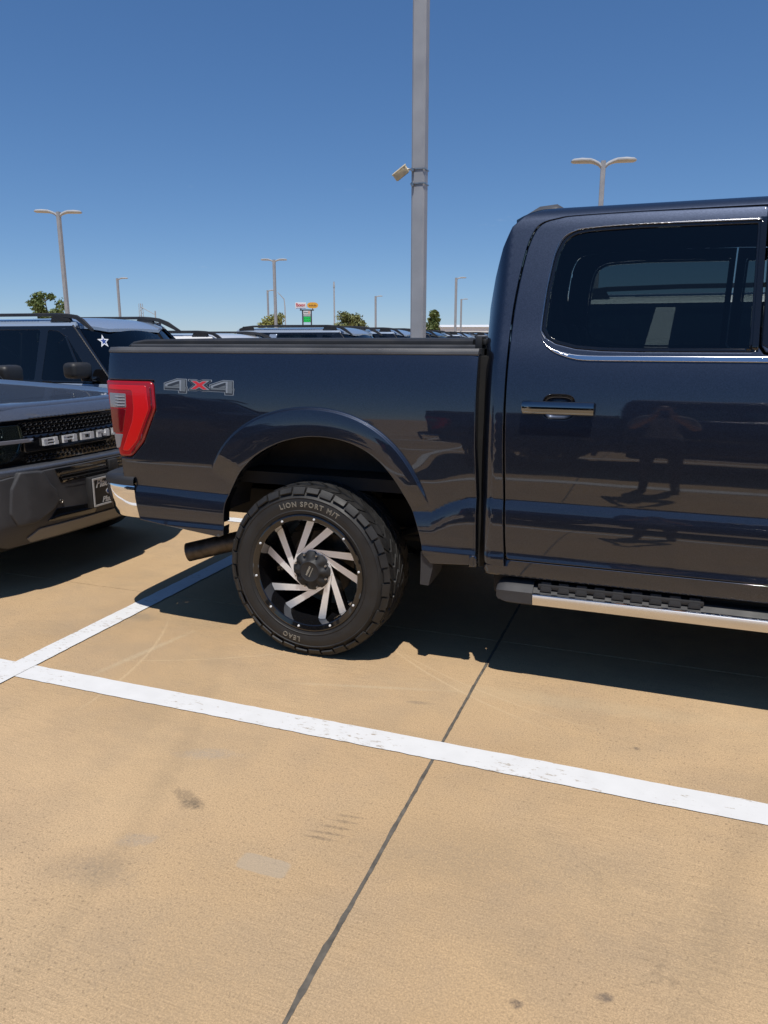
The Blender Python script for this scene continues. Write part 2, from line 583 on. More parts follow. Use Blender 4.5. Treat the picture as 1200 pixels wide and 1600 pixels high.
def concrete(name):
    m, nt, b = new_mat(name)
    L = nt.links.new
    N = nt.nodes.new
    geo = N('ShaderNodeNewGeometry')

    def noise(scale, detail=6, rough=0.6, vec=None, stretch=None):
        n = N('ShaderNodeTexNoise'); n.inputs['Scale'].default_value = scale; n.inputs['Detail'].default_value = detail; n.inputs['Roughness'].default_value = rough
        src = geo.outputs['Position']
        if stretch:
            mp = N('ShaderNodeMapping'); mp.inputs['Scale'].default_value = stretch
            L(src, mp.inputs['Vector']); src = mp.outputs[0]
        L(src, n.inputs['Vector'])
        return n.outputs['Fac']

    def rng(v, a, b_, c, d):
        q = N('ShaderNodeMapRange'); q.inputs['From Min'].default_value = a; q.inputs['From Max'].default_value = b_
        q.inputs['To Min'].default_value = c; q.inputs['To Max'].default_value = d
        L(v, q.inputs['Value']); return q.outputs[0]

    def mul(a, b_):
        q = N('ShaderNodeMath'); q.operation = 'MULTIPLY'; L(a, q.inputs[0])
        if isinstance(b_, float): q.inputs[1].default_value = b_
        else: L(b_, q.inputs[1])
        return q.outputs[0]

    def mix(f, c0, c1):
        q = N('ShaderNodeMix'); q.data_type = 'RGBA'
        if isinstance(f, float): q.inputs['Factor'].default_value = f
        else: L(f, q.inputs['Factor'])
        for s, c in ((6, c0), (7, c1)):
            if isinstance(c, tuple): q.inputs[s].default_value = (*c, 1)
            else: L(c, q.inputs[s])
        return q.outputs[2]
    big = noise(0.45, 4, 0.55)
    mid = noise(2.3, 8, 0.65)
    fine = noise(185, 4, 0.75)
    grit = noise(620, 2, 0.6)
    broom = noise(1.0, 3, 0.6, stretch=(7, 330, 14))
    c = mix(rng(big, 0.38, 0.62, 0, 1), CONC_A, CONC_B)
    c = mix(rng(noise(1.1, 6, 0.7), 0.46, 0.66, 0, 0.5), c, (0.50, 0.34, 0.195))
    c = mix(rng(noise(0.7, 7, 0.72, stretch=(1, 1.6, 1)), 0.52, 0.70, 0, 0.55), c, (0.33, 0.245, 0.15))
    c = mix(rng(mid, 0.45, 0.70, 0, 0.65), c, CONC_C)
    val = mul(rng(fine, 0.25, 0.75, 0.60, 1.40), rng(grit, 0.3, 0.7, 0.72, 1.28))
    # broom finish is stronger in patches
    bstr = rng(noise(0.8, 3), 0.40, 0.65, 0.10, 1.0)
    br = N('ShaderNodeMix'); br.data_type = 'FLOAT'
    L(bstr, br.inputs[0]); br.inputs[2].default_value = 1.0
    L(rng(broom, 0.36, 0.62, 0.80, 1.07), br.inputs[3])
    val = mul(val, br.outputs[0])
    pits = noise(95, 2, 0.5)
    pz = mul(rng(noise(0.6, 3), 0.42, 0.6, 0.15, 0.6), rng(pits, 0.60, 0.70, 0.0, 1.0))
    val = mul(val, rng(pz, 0.0, 1.0, 1.0, 0.35))
    oi = N('ShaderNodeObjectInfo')
    val = mul(val, rng(oi.outputs['Random'], 0, 1, 0.95, 1.05))
    sc = N('ShaderNodeVectorMath'); sc.operation = 'SCALE'
    L(c, sc.inputs[0]); L(val, sc.inputs['Scale'])
    c = sc.outputs[0]
    # stains and marks with their own outlines
    sx = N('ShaderNodeSeparateXYZ'); L(geo.outputs['Position'], sx.inputs[0])
    wob = noise(9, 5, 0.7)
    wob2 = noise(30, 4, 0.7)
    wob3 = noise(75, 5, 0.75)

    def ellipse(cx, cy, rx, ry, ang, soft, amp):
        mp = N('ShaderNodeMapping'); mp.vector_type = 'TEXTURE'
        mp.inputs['Location'].default_value = (cx, cy, 0); mp.inputs['Rotation'].default_value = (0, 0, R(ang)); mp.inputs['Scale'].default_value = (rx, ry, 1000)
        L(geo.outputs['Position'], mp.inputs['Vector'])
        ln = N('ShaderNodeVectorMath'); ln.operation = 'LENGTH'; L(mp.outputs[0], ln.inputs[0])
        ad = N('ShaderNodeMath'); ad.operation = 'MULTIPLY_ADD'
        L(wob2 if rx < 0.12 else wob, ad.inputs[0]); ad.inputs[1].default_value = 1.6; L(ln.outputs['Value'], ad.inputs[2])
        return mul(rng(ad.outputs[0], 1.75 + soft, 1.75 - soft, 0, amp), rng(wob3, 0.36, 0.60, 0.25, 1.0))
    for (cx, cy, rx, ry, a, soft, amp, colr) in STAINS:
        c = mix(ellipse(cx, cy, rx, ry, a, soft, amp), c, colr)
    for (cx, cy, r_, w_, ex, ey, erx, ery, amp, colr) in ARCS:
        vd = N('ShaderNodeVectorMath'); vd.operation = 'DISTANCE'; L(geo.outputs['Position'], vd.inputs[0]); vd.inputs[1].default_value = (cx, cy, 0)
        ad = N('ShaderNodeMath'); ad.operation = 'MULTIPLY_ADD'; L(wob, ad.inputs[0]); ad.inputs[1].default_value = w_ * 1.5; L(vd.outputs['Value'], ad.inputs[2])
        sb = N('ShaderNodeMath'); sb.operation = 'SUBTRACT'; L(ad.outputs[0], sb.inputs[0]); sb.inputs[1].default_value = r_ + w_ * 0.75
        ab = N('ShaderNodeMath'); ab.operation = 'ABSOLUTE'; L(sb.outputs[0], ab.inputs[0])
        ring = rng(ab.outputs[0], 0.25 * w_, w_, 1.0, 0.0)
        c = mix(mul(mul(ring, ellipse(ex, ey, erx, ery, 0, 0.5, 1.0)), amp), c, colr)
    # hairline cracks
    vc = N('ShaderNodeTexVoronoi'); vc.feature = 'DISTANCE_TO_EDGE'; vc.inputs['Scale'].default_value = 0.42
    wv = N('ShaderNodeVectorMath'); wv.operation = 'MULTIPLY_ADD'
    nz = N('ShaderNodeTexNoise'); nz.inputs['Scale'].default_value = 5; nz.inputs['Detail'].default_value = 6; L(geo.outputs['Position'], nz.inputs['Vector'])
    L(nz.outputs['Color'], wv.inputs[0]); wv.inputs[1].default_value = (0.30, 0.30, 0.0); L(geo.outputs['Position'], wv.inputs[2])
    L(wv.outputs[0], vc.inputs['Vector'])
    crk = mul(rng(vc.outputs['Distance'], 0.0003, 0.0014, 0.22, 0.0), rng(noise(0.9, 2), 0.50, 0.60, 0.0, 1.0))
    c = mix(crk, c, (0.12, 0.095, 0.065))
    # small dark drips and flecks
    drp = N('ShaderNodeTexVoronoi'); drp.inputs['Scale'].default_value = 5.5; L(wv.outputs[0], drp.inputs['Vector'])
    c = mix(mul(rng(drp.outputs['Distance'], 0.018, 0.040, 0.35, 0.0), rng(noise(1.3, 2), 0.48, 0.56, 0.0, 1.0)), c, (0.13, 0.10, 0.075))
    # patch of grey mortar, squarish
    for (cx, cy, rx, ry, amp, colr) in PATCHES:
        mp = N('ShaderNodeMapping'); mp.vector_type = 'TEXTURE'
        mp.inputs['Location'].default_value = (cx, cy, 0); mp.inputs['Scale'].default_value = (rx, ry, 1000)
        L(geo.outputs['Position'], mp.inputs['Vector'])
        s2 = N('ShaderNodeSeparateXYZ'); L(mp.outputs[0], s2.inputs[0])
        px = N('ShaderNodeMath'); px.operation = 'POWER'; px.inputs[1].default_value = 6
        ax = N('ShaderNodeMath'); ax.operation = 'ABSOLUTE'; L(s2.outputs[0], ax.inputs[0]); L(ax.outputs[0], px.inputs[0])
        py = N('ShaderNodeMath'); py.operation = 'POWER'; py.inputs[1].default_value = 6
        ay = N('ShaderNodeMath'); ay.operation = 'ABSOLUTE'; L(s2.outputs[1], ay.inputs[0]); L(ay.outputs[0], py.inputs[0])
        ad = N('ShaderNodeMath'); ad.operation = 'ADD'; L(px.outputs[0], ad.inputs[0]); L(py.outputs[0], ad.inputs[1])
        a2 = N('ShaderNodeMath'); a2.operation = 'MULTIPLY_ADD'; L(wob2, a2.inputs[0]); a2.inputs[1].default_value = 1.2; L(ad.outputs[0], a2.inputs[2])
        c = mix(rng(a2.outputs[0], 1.9, 1.2, 0, amp), c, colr)
    L(c, b.inputs['Base Color'])
    b.inputs['Roughness'].default_value = 0.85
    b.inputs['Specular IOR Level'].default_value = 0.25
    bp = N('ShaderNodeBump'); bp.inputs['Strength'].default_value = 0.2; bp.inputs['Distance'].default_value = 0.001
    hs = N('ShaderNodeMath'); hs.operation = 'ADD'; L(fine, hs.inputs[0])
    L(mul(br.outputs[0], 1.0), hs.inputs[1])
    L(hs.outputs[0], bp.inputs['Height'])
    L(bp.outputs[0], b.inputs['Normal'])
    return m


CONC_A = (0.452, 0.309, 0.170)
CONC_B = (0.540, 0.381, 0.220)
CONC_C = (0.385, 0.281, 0.177)
dark = (0.10, 0.085, 0.065)
STAINS = [(-1.388, 1.862, 0.075, 0.028, -25, 0.25, 0.5, dark), (-1.36, 1.84, 0.04, 0.03, 10, 0.3, 0.5, dark),
          (-1.50, 1.49, 0.13, 0.06, 30, 0.45, 0.28, (0.17, 0.14, 0.11)), (-1.40, 1.47, 0.10, 0.05, 5, 0.5, 0.3, (0.17, 0.155, 0.13)),
          (-1.412, 1.628, 0.06, 0.03, 20, 0.3, 0.4, (0.30, 0.28, 0.25)), (-1.484, 2.123, 0.1, 0.035, 20, 0.4, 0.4, (0.30, 0.28, 0.25)),
          (-0.41, 1.93, 0.35, 0.12, 12, 0.6, 0.30, (0.2, 0.165, 0.12)), (0.25, 1.8, 0.6, 0.2, 5, 0.6, 0.25, (0.2, 0.165, 0.12)),
          (-0.02, 1.541, 0.022, 0.014, 20, 0.3, 0.7, (0.09, 0.08, 0.075)), (-0.213, 1.451, 0.014, 0.012, 0, 0.3, 0.8, (0.07, 0.06, 0.06)),
          (-0.87, 2.779, 0.05, 0.014, 10, 0.4, 0.5, (0.17, 0.14, 0.11)), (-2.62, 3.2, 0.09, 0.05, 0, 0.4, 0.5, (0.18, 0.16, 0.12)),
          (0.008, 2.714, 0.014, 0.010, 0, 0.3, 0.8, (0.09, 0.08, 0.07)), (-1.15, 1.25, 0.5, 0.16, 10, 0.6, 0.22, (0.22, 0.185, 0.14)),
          (-0.25, 3.0, 0.6, 0.06, 4, 0.5, 0.3, (0.52, 0.42, 0.27)), (-2.30, 2.8, 0.018, 0.3, -12, 0.45, 0.45, (0.55, 0.45, 0.30)), (-1.1, 2.85, 0.35, 0.012, 14, 0.45, 0.4, (0.55, 0.45, 0.30)),
          (-0.89, 1.83, 0.05, 0.006, 4, 0.4, 0.6, dark), (-0.875, 1.86, 0.052, 0.006, 6, 0.4, 0.55, dark), (-0.86, 1.895, 0.055, 0.006, 5, 0.4, 0.5, dark), (-0.85, 1.93, 0.05, 0.006, 6, 0.4, 0.45, dark), (-0.84, 1.962, 0.05, 0.006, 6, 0.4, 0.4, dark)]
lite = (0.62, 0.47, 0.29)
grimy = (0.25, 0.185, 0.115)
ARCS = [(-4.2, 2.2, 2.02, 0.010, -2.25, 2.75, 0.3, 0.5, 0.5, lite), (-3.0, 4.9, 2.30, 0.006, -1.9, 2.85, 0.5, 0.35, 0.5, lite), (0.5, 5.0, 2.40, 0.008, -0.95, 2.98, 0.6, 0.4, 0.55, lite), (0.4, 5.3, 2.55, 0.005, -0.9, 2.92, 0.7, 0.4, 0.5, lite),
        (-6.5, 0.4, 5.2, 0.055, -1.45, 1.6, 0.9, 1.6, 0.22, grimy), (6.0, 0.6, 5.9, 0.07, 0.2, 1.7, 0.9, 1.6, 0.25, grimy), (6.0, 0.6, 5.55, 0.05, 0.5, 1.9, 0.9, 1.6, 0.2, grimy)]
PATCHES = [(-0.992, 1.662, 0.080, 0.036, 0.50, (0.40, 0.345, 0.27))]


def stripe_mat(name):
    m, nt, b = new_mat(name)
    L = nt.links.new; N = nt.nodes.new
    geo = N('ShaderNodeNewGeometry')
    n1 = N('ShaderNodeTexNoise'); n1.inputs['Scale'].default_value = 1.7; n1.inputs['Detail'].default_value = 3
    n2 = N('ShaderNodeTexNoise'); n2.inputs['Scale'].default_value = 42; n2.inputs['Detail'].default_value = 5; n2.inputs['Roughness'].default_value = 0.75
    mp = N('ShaderNodeMapping'); mp.inputs['Scale'].default_value = (0.6, 1.6, 1)
    L(geo.outputs['Position'], mp.inputs[0]); L(mp.outputs[0], n2.inputs['Vector']); L(geo.outputs['Position'], n1.inputs['Vector'])
    ad = N('ShaderNodeMath'); ad.operation = 'MULTIPLY_ADD'; L(n1.outputs['Fac'], ad.inputs[0]); ad.inputs[1].default_value = 0.62; L(n2.outputs['Fac'], ad.inputs[2])
    q = N('ShaderNodeMapRange'); q.inputs['From Min'].default_value = 0.895; q.inputs['From Max'].default_value = 0.99; q.inputs['To Min'].default_value = 0; q.inputs['To Max'].default_value = 0.9
    L(ad.outputs[0], q.inputs['Value'])
    n3 = N('ShaderNodeTexNoise'); n3.inputs['Scale'].default_value = 12; n3.inputs['Detail'].default_value = 6
    L(geo.outputs['Position'], n3.inputs['Vector'])
    mg = N('ShaderNodeMix'); mg.data_type = 'RGBA'; L(n3.outputs['Fac'], mg.inputs['Factor'])
    mg.inputs[6].default_value = (0.64, 0.635, 0.62, 1); mg.inputs[7].default_value = (0.76, 0.755, 0.74, 1)
    mx = N('ShaderNodeMix'); mx.data_type = 'RGBA'; L(q.outputs[0], mx.inputs['Factor']); L(mg.outputs[2], mx.inputs[6]); mx.inputs[7].default_value = (0.34, 0.27, 0.19, 1)
    L(mx.outputs[2], b.inputs['Base Color'])
    b.inputs['Roughness'].default_value = 0.7
    bp = N('ShaderNodeBump'); bp.inputs['Strength'].default_value = 0.4; bp.inputs['Distance'].default_value = 0.001
    n4 = N('ShaderNodeTexNoise'); n4.inputs['Scale'].default_value = 230; L(geo.outputs['Position'], n4.inputs['Vector'])
    L(n4.outputs['Fac'], bp.inputs['Height']); L(bp.outputs[0], b.inputs['Normal'])
    return m


M_conc = concrete('concrete')
M_stripe = stripe_mat('stripe_paint')
M_seal = simple('joint_sealant', (0.115, 0.10, 0.08), 0.8, bump=0.6, bscale=120, var=0.35, vscale=30)
M_navy = paint('navy_paint', (0.029, 0.036, 0.056), metal=1.0, rough=0.47, flake=0.22)
M_grey = paint('carbon_grey_paint', (0.13, 0.138, 0.158), metal=0.6, rough=0.38, flake=0.3)
M_blue = paint('pale_blue_grey_paint', (0.34, 0.42, 0.54), metal=0.35, rough=0.4, flake=0.06)
M_white = simple('white_paint', (0.78, 0.78, 0.77), 0.35, coat=1.0)
M_black = paint('black_paint', (0.008, 0.008, 0.01), metal=0.1, rough=0.35, flake=0.2)
M_chrome = simple('chrome', (0.86, 0.86, 0.87), 0.045, metal=1.0)
M_satin = simple('satin_chrome', (0.72, 0.72, 0.73), 0.16, metal=1.0)
M_plastic = simple('black_plastic', (0.022, 0.022, 0.023), 0.55, bump=0.25, bscale=900, var=0.15)
M_cladding = simple('grey_cladding_plastic', (0.042, 0.042, 0.045), 0.62, bump=0.3, bscale=700, var=0.2)
M_capgrey = simple('rail_cap_plastic', (0.085, 0.085, 0.088), 0.42, bump=0.3, bscale=600, var=0.2, vscale=5)
M_gloss = simple('gloss_black', (0.006, 0.006, 0.007), 0.07, coat=0.6)
M_rubber = simple('tyre_rubber', (0.018, 0.0172, 0.0165), 0.58, bump=0.3, bscale=260, var=0.3, vscale=14)
M_dark = simple('underbody_black', (0.016, 0.015, 0.014), 0.8, var=0.4, vscale=9)
M_liner = simple('wheel_liner_felt', (0.055, 0.05, 0.045), 0.9, bump=0.6, bscale=150, var=0.3)
M_machined = simple('machined_aluminium', (0.96, 0.96, 0.96), 0.38, metal=0.42, bump=0.08, bscale=900)
M_steel = simple('brushed_steel', (0.42, 0.40, 0.37), 0.35, metal=1.0, var=0.25, vscale=20)
M_exhaust = simple('sooty_exhaust_steel', (0.10, 0.085, 0.07), 0.45, metal=0.8, var=0.4, vscale=25)
M_glass = glass('tinted_glass', (0.25, 0.285, 0.28))
M_glassd = glass('dark_tinted_glass', (0.10, 0.12, 0.13))
M_glassc = glass('windshield_glass', (0.45, 0.52, 0.50))
M_lens_clear = simple('clear_lens', (0.19, 0.19, 0.215), 0.10, coat=1.0)
M_red = simple('red_lens', (0.32, 0.003, 0.006), 0.25, coat=0.6)
M_reddark = simple('dark_red_lens', (0.13, 0.002, 0.006), 0.15, coat=0.8)
M_letter = simple('white_lettering', (0.72, 0.73, 0.74), 0.3, coat=0.5)
M_tyreletter = simple('tyre_lettering', (0.33, 0.30, 0.24), 0.7)
M_decal_lt = simple('decal_silver', (0.30, 0.33, 0.36), 0.35, metal=0.3)
M_decal_dk = simple('decal_charcoal', (0.035, 0.04, 0.05), 0.3)
M_decal_md = simple('decal_grey', (0.13, 0.15, 0.17), 0.35)
M_decal_red = simple('decal_red', (0.55, 0.03, 0.04), 0.35)
M_pole = simple('galvanised_pole_paint', (0.33, 0.34, 0.36), 0.5, var=0.1, vscale=4, bump=0.1, bscale=90)
M_lamp = simple('lamp_head_grey', (0.40, 0.41, 0.42), 0.4, var=0.1, vscale=3)
M_flood = simple('floodlight_housing', (0.62, 0.52, 0.34), 0.5, var=0.15, vscale=20)
M_cabin = simple('cabin_trim', (0.03, 0.03, 0.034), 0.8)
M_seat = simple('seat_cloth', (0.04, 0.04, 0.045), 0.85)
M_platebg = simple('plate_black', (0.012, 0.012, 0.013), 0.3)
M_silver = simple('plate_silver', (0.62, 0.62, 0.62), 0.35, metal=0.4)
M_ovalblue = simple('oval_blue', (0.02, 0.08, 0.30), 0.3)
M_starblue = simple('star_blue', (0.03, 0.06, 0.22), 0.4)
M_bark = simple('bark', (0.09, 0.07, 0.05), 0.9)
M_bldg = simple('white_metal_cladding', (0.75, 0.75, 0.74), 0.5)
M_bldgd = simple('dark_opening', (0.05, 0.05, 0.055), 0.5)
M_signdark = simple('sign_frame', (0.04, 0.04, 0.045), 0.5)
M_signwhite = simple('sign_white', (0.78, 0.78, 0.80), 0.4)
M_signred = simple('sign_red', (0.60, 0.03, 0.05), 0.4)
M_signyel = simple('sign_yellow', (0.75, 0.40, 0.05), 0.4)
M_signbrown = simple('sign_brown', (0.22, 0.09, 0.02), 0.5)
M_signblue = simple('sign_blue', (0.05, 0.07, 0.35), 0.5)
M_signor = simple('sign_orange', (0.65, 0.17, 0.04), 0.5)
m, nt_, b_ = new_mat('led_green')
b_.inputs['Base Color'].default_value = (0.01, 0.05, 0.02, 1)
b_.inputs['Emission Color'].default_value = (0.0, 0.85, 0.15, 1)
b_.inputs['Emission Strength'].default_value = 0.9
M_led = m
M_signgreen = simple('sign_dark_green', (0.01, 0.16, 0.04), 0.5)


def leaf_mat(name, c):
    m, nt, b = new_mat(name)
    oi = nt.nodes.new('ShaderNodeTexCoord')
    n = nt.nodes.new('ShaderNodeTexNoise'); n.inputs['Scale'].default_value = 1.1; n.inputs['Detail'].default_value = 5
    nt.links.new(oi.outputs['Object'], n.inputs['Vector'])
    mx = nt.nodes.new('ShaderNodeMix'); mx.data_type = 'RGBA'
    nt.links.new(n.outputs['Fac'], mx.inputs['Factor'])
    mx.inputs[6].default_value = (c[0] * 0.6, c[1] * 0.65, c[2] * 0.6, 1)
    mx.inputs[7].default_value = (c[0] * 1.4, c[1] * 1.35, c[2] * 1.2, 1)
    nt.links.new(mx.outputs[2], b.inputs['Base Color'])
    b.inputs['Roughness'].default_value = 0.6
    b.inputs['Transmission Weight'].default_value = 0.0
    return m


M_leaf = leaf_mat('oak_leaves', (0.12, 0.16, 0.05))
M_leafo = leaf_mat('olive_leaves', (0.19, 0.20, 0.075))
M_leafy = leaf_mat('yellow_green_leaves', (0.24, 0.24, 0.07))

# ================================================================== GROUND
ground = tag(mk('ground', [(-900, -900, -0.03), (900, -900, -0.03), (900, 900, -0.03), (-900, 900, -0.03)], [(0, 1, 2, 3)], M_conc), kind='structure')
lot = empty('parking_lot')
tag(lot, kind='structure')
GX = [-9.89 - 4.6, -9.89, -5.29, -0.69, 3.91, 8.51]
GY = [-14.85, -10.25, -5.65, -1.05, 3.555, 8.155, 12.755, 17.355, 21.955, 26.555]
gap_x = {-0.69: 0.010}
slab_mesh = {}
for i in range(len(GX) - 1):
    for j in range(len(GY) - 1):
        gx0 = 0.0042 if abs(GX[i] + 0.69) < .01 else 0.003
        gx1 = 0.0042 if abs(GX[i + 1] + 0.69) < .01 else 0.003
        gy = 0.0025
        mb = MB()
        x0, x1, y0, y1 = GX[i] + gx0, GX[i + 1] - gx1, GY[j] + gy, GY[j + 1] - gy
        e = 0.0015
        mb.add([(x0, y0, -0.02), (x1, y0, -0.02), (x1, y1, -0.02), (x0, y1, -0.02),
                (x0, y0, -0.004), (x1, y0, -0.004), (x1, y1, -0.004), (x0, y1, -0.004),
                (x0 + e, y0 + e, 0), (x1 - e, y0 + e, 0), (x1 - e, y1 - e, 0), (x0 + e, y1 - e, 0)],
               [(0, 1, 5, 4), (1, 2, 6, 5), (2, 3, 7, 6), (3, 0, 4, 7), (4, 5, 9, 8), (5, 6, 10, 9), (6, 7, 11, 10), (7, 4, 8, 11), (8, 9, 10, 11)])
        mb.build('concrete_slab', M_conc, lot)
# sealant in the wide joint: ragged edges, proud in places
rs = np.random.RandomState(3)
seal_pts_l, seal_pts_r = [], []
ys = np.arange(GY[0], GY[-1], 0.02)


def wob(n, k, amp, seed):
    r_ = np.random.RandomState(seed)
    v = r_.randn(n + k)
    v = np.convolve(v, np.ones(k) / k, 'same')[:n]
    return v * amp * math.sqrt(k)


wl = wob(len(ys), 3, 0.0012, 1) + wob(len(ys), 25, 0.0010, 2)
wr = wob(len(ys), 3, 0.0012, 3) + wob(len(ys), 25, 0.0010, 4)
bump_ = 0.010 * np.exp(-((ys - 1.43) / 0.06) ** 2) + 0.005 * np.exp(-((ys - 1.55) / 0.03) ** 2) + 0.006 * np.exp(-((ys - 1.32) / 0.05) ** 2)
V = []
for y, a, b2, k in zip(ys, wl, wr, bump_):
    V += [(-0.69 - 0.0052 - abs(a) - .6 * k, y, 0.0012), (-0.69 + 0.0050 + abs(b2) + 0.2 * k, y, 0.0012)]
mk('joint_sealant', V, [(2 * i, 2 * i + 1, 2 * i + 3, 2 * i + 2) for i in range(len(ys) - 1)], M_seal, lot)
mb = MB()
for x in GX:
    if abs(x + .69) > .01: mb.box(x - 0.004, x + 0.004, GY[0], GY[-1], -0.02, -0.0128)
for y in GY:
    mb.box(GX[0], GX[-1], y - 0.004, y + 0.004, -0.0205, -0.013)
mb.build('saw_cut_joint', M_dark, lot)

# painted lines: along X between stalls, along Y between the two rows
STALL = [2.437 + 2.93 * k for k in range(-5, 9)]


def stripe(x0, x1, y0, y1):
    nx = max(2, int((x1 - x0) / 0.04)); ny = max(2, int((y1 - y0) / 0.04))
    long_x = (x1 - x0) > (y1 - y0)
    n = nx if long_x else ny
    rr = np.random.RandomState(int(abs(x0 * 100 + y0 * 37)) % 9999)
    V = []
    a = np.linspace(x0, x1, n) if long_x else np.linspace(y0, y1, n)
    j0 = rr.randn(n) * 0.0012; j1 = rr.randn(n) * 0.0012
    for i in range(n):
        if long_x: V += [(a[i], y0 + j0[i], 0.0035), (a[i], y1 + j1[i], 0.0035)]
        else: V += [(x0 + j0[i], a[i], 0.0055), (x1 + j1[i], a[i], 0.0055)]
    F = [(2 * i, 2 * i + 2, 2 * i + 3, 2 * i + 1) if long_x else (2 * i, 2 * i + 1, 2 * i + 3, 2 * i + 2) for i in range(n - 1)]
    return mk('painted_line', V, F, M_stripe, lot)


for y in STALL:
    stripe(-8.3, 3.4, y - 0.063, y + 0.063)
stripe(-2.795, -2.675, STALL[0], STALL[-1])

# ================================================================== PICKUP TRUCK
YC = 4.10                                   # centre line of the truck
TZ = np.array([0.30, 0.50, 0.575, 0.58, 0.597, 0.61, 0.70, 0.75, 0.775, 0.795, 0.815, 0.831, 0.837, 0.85, 0.97, 1.10, 1.20, 1.26, 1.30, 1.36, 1.42, 1.47, 1.50, 1.60, 1.95, 1.985, 2.01, 2.03, 2.05])
TA = np.array([-10, -6, -3, 16, 16, -1, 0.5, 2.5, 7, 12, 15, 17, -3, -2.5, -1.6, 1.5, 4.5, 6.3, 8.5, 12, 17, 21, 22, 19.5, 21, 27, 45, 62, 76.])
_z = np.linspace(0.3, 2.05, 3501)
_y = np.cumsum(np.tan(np.radians(np.interp(_z, TZ, TA)))) * (_z[1] - _z[0])
_y += 3.092 - np.interp(0.62, _z, _y)


def yside(z):
    return np.interp(z, _z, _y)


def crease(x):
    return np.interp(x, [-2.6, -2.0, -1.0, -0.93, -0.85, -0.76, -0.6], [0.772, 0.757, 0.750, 0.754, 0.800, 0.830, 0.834])


def ybed0(x, z):
    zc = crease(x)
    d = 0.834 - zc
    wgt = np.clip((1.02 - z) / 0.14, 0, 1) * np.clip((z - 0.60) / 0.1, 0, 1)
    wgt = wgt * wgt * (3 - 2 * wgt)
    return yside(z + d * wgt)


ARCH = [(-1.992, 0.554), (-1.987, 0.676), (-1.967, 0.746), (-1.902, 0.853), (-1.809, 0.949), (-1.704, 1.012), (-1.603, 1.047), (-1.488, 1.064), (-1.361, 1.055), (-1.252, 1.02), (-1.16, 0.958), (-1.084, 0.87), (-1.032, 0.778), (-0.987, 0.669), (-0.962, 0.561)]
FLARE = [(-2.105, 0.70), (-2.067, 0.839), (-2.016, 0.947), (-1.947, 1.032), (-1.851, 1.106), (-1.731, 1.161), (-1.615, 1.185), (-1.501, 1.194), (-1.388, 1.184), (-1.278, 1.156), (-1.168, 1.098), (-1.076, 1.017), (-1.007, 0.921), (-0.956, 0.832), (-0.92, 0.74)]
ARC_C = (-1.475, 0.60)
REARK = 1.8


def polar(tab):
    a = np.array([math.atan2(p[1] - ARC_C[1], p[0] - ARC_C[0]) for p in tab])
    r_ = np.array([math.hypot(p[0] - ARC_C[0], p[1] - ARC_C[1]) for p in tab])
    a = np.where(a < -math.pi / 2, a + 2 * math.pi, a)
    o = np.argsort(a)
    return a[o], r_[o]


PA, PR = polar(smooth_line(ARCH)); QA, QR = polar(smooth_line(FLARE))
_pf = np.polyfit(PA, PR, 7); _qf = np.polyfit(QA, QR, 7)
PR = np.polyval(_pf, PA)
QAd = np.linspace(QA[0], QA[-1], 400); QRd = np.polyval(_qf, QAd)
PAd = np.linspace(PA[0], PA[-1], 400); PRd = np.polyval(_pf, PAd)


def flare_bump(x, z):
    dx, dz = x - ARC_C[0], z - ARC_C[1]
    a = np.arctan2(dz, dx); a = np.where(a < -math.pi / 2, a + 2 * math.pi, a)
    rr = np.hypot(dx, dz)
    ri = np.interp(a, PAd, PRd); ro = np.interp(a, QAd, QRd)
    d = ro - rr                                   # metres inside the flare's outer edge
    wd = ro - ri
    t = np.clip((d + 0.002) / 0.011, 0, 1); t = t * t * (3 - 2 * t)
    q = np.clip(d / wd, 0, 1.2)
    dome = 0.011 + 0.020 * q - 0.014 * q * q
    f = np.clip((a - 0.30) / 0.25, 0, 1) * np.clip((math.pi - 0.42 - a) / 0.22, 0, 1)
    return t * dome * f * f * (3 - 2 * f)


def ybed(x, z):
    return ybed0(x, z) - flare_bump(x, z) + REARK * np.clip(-2.56 - x, 0, None) ** 2 + 0.9 * np.clip(x + 0.80, 0, None) ** 2


def ycab(x, z):
    y = yside(z) + 14.0 * np.clip(-0.655 - x, 0, None) ** 2
    return y + 0.035 * np.clip(x - 1.6, 0, None) ** 2


ORG[0] = Vector((-1.475, YC, 0))
truck = empty('pickup_truck', ORG[0])
tag(truck, 'dark navy blue crew cab pickup with chrome running board, in the nearest stall', 'pickup truck')
near = []          # parts of the near side that get a far-side twin

# --- bed side with wheel opening and tail-lamp notch
LAMP = [(-2.676, 1.297), (-2.373, 1.296), (-2.362, 1.16), (-2.444, 0.996), (-2.525, 0.917), (-2.598, 0.916)]
bed_out = [(-2.664, 1.437), (-2.664, 1.301), (-2.368, 1.301), (-2.356, 1.16), (-2.44, 0.99), (-2.522, 0.910), (-2.592, 0.910), (-2.588, 0.80), (-2.53, 0.775), (-2.495, 0.592), (-2.02, 0.541)] \
    + smooth_line(ARCH) + [(-0.925, 0.519), (-0.719, 0.533), (-0.726, 0.825), (-0.738, 1.05), (-0.743, 1.26), (-0.744, 1.437)]
xs_ = np.arange(-2.62, -0.72, 0.02)
bed_rows = [np.stack([xs_, crease(xs_) + k], 1) for k in (-0.012, -0.006, -0.003, 0.0005, 0.003, 0.0065, 0.014)]
bed_rows += [np.stack([xs_, 0 * xs_ + k], 1) for k in (0.573, 0.577, 0.5815, 0.597, 0.604, 0.612)]
aa_ = np.linspace(0.28, math.pi - 0.38, 90)
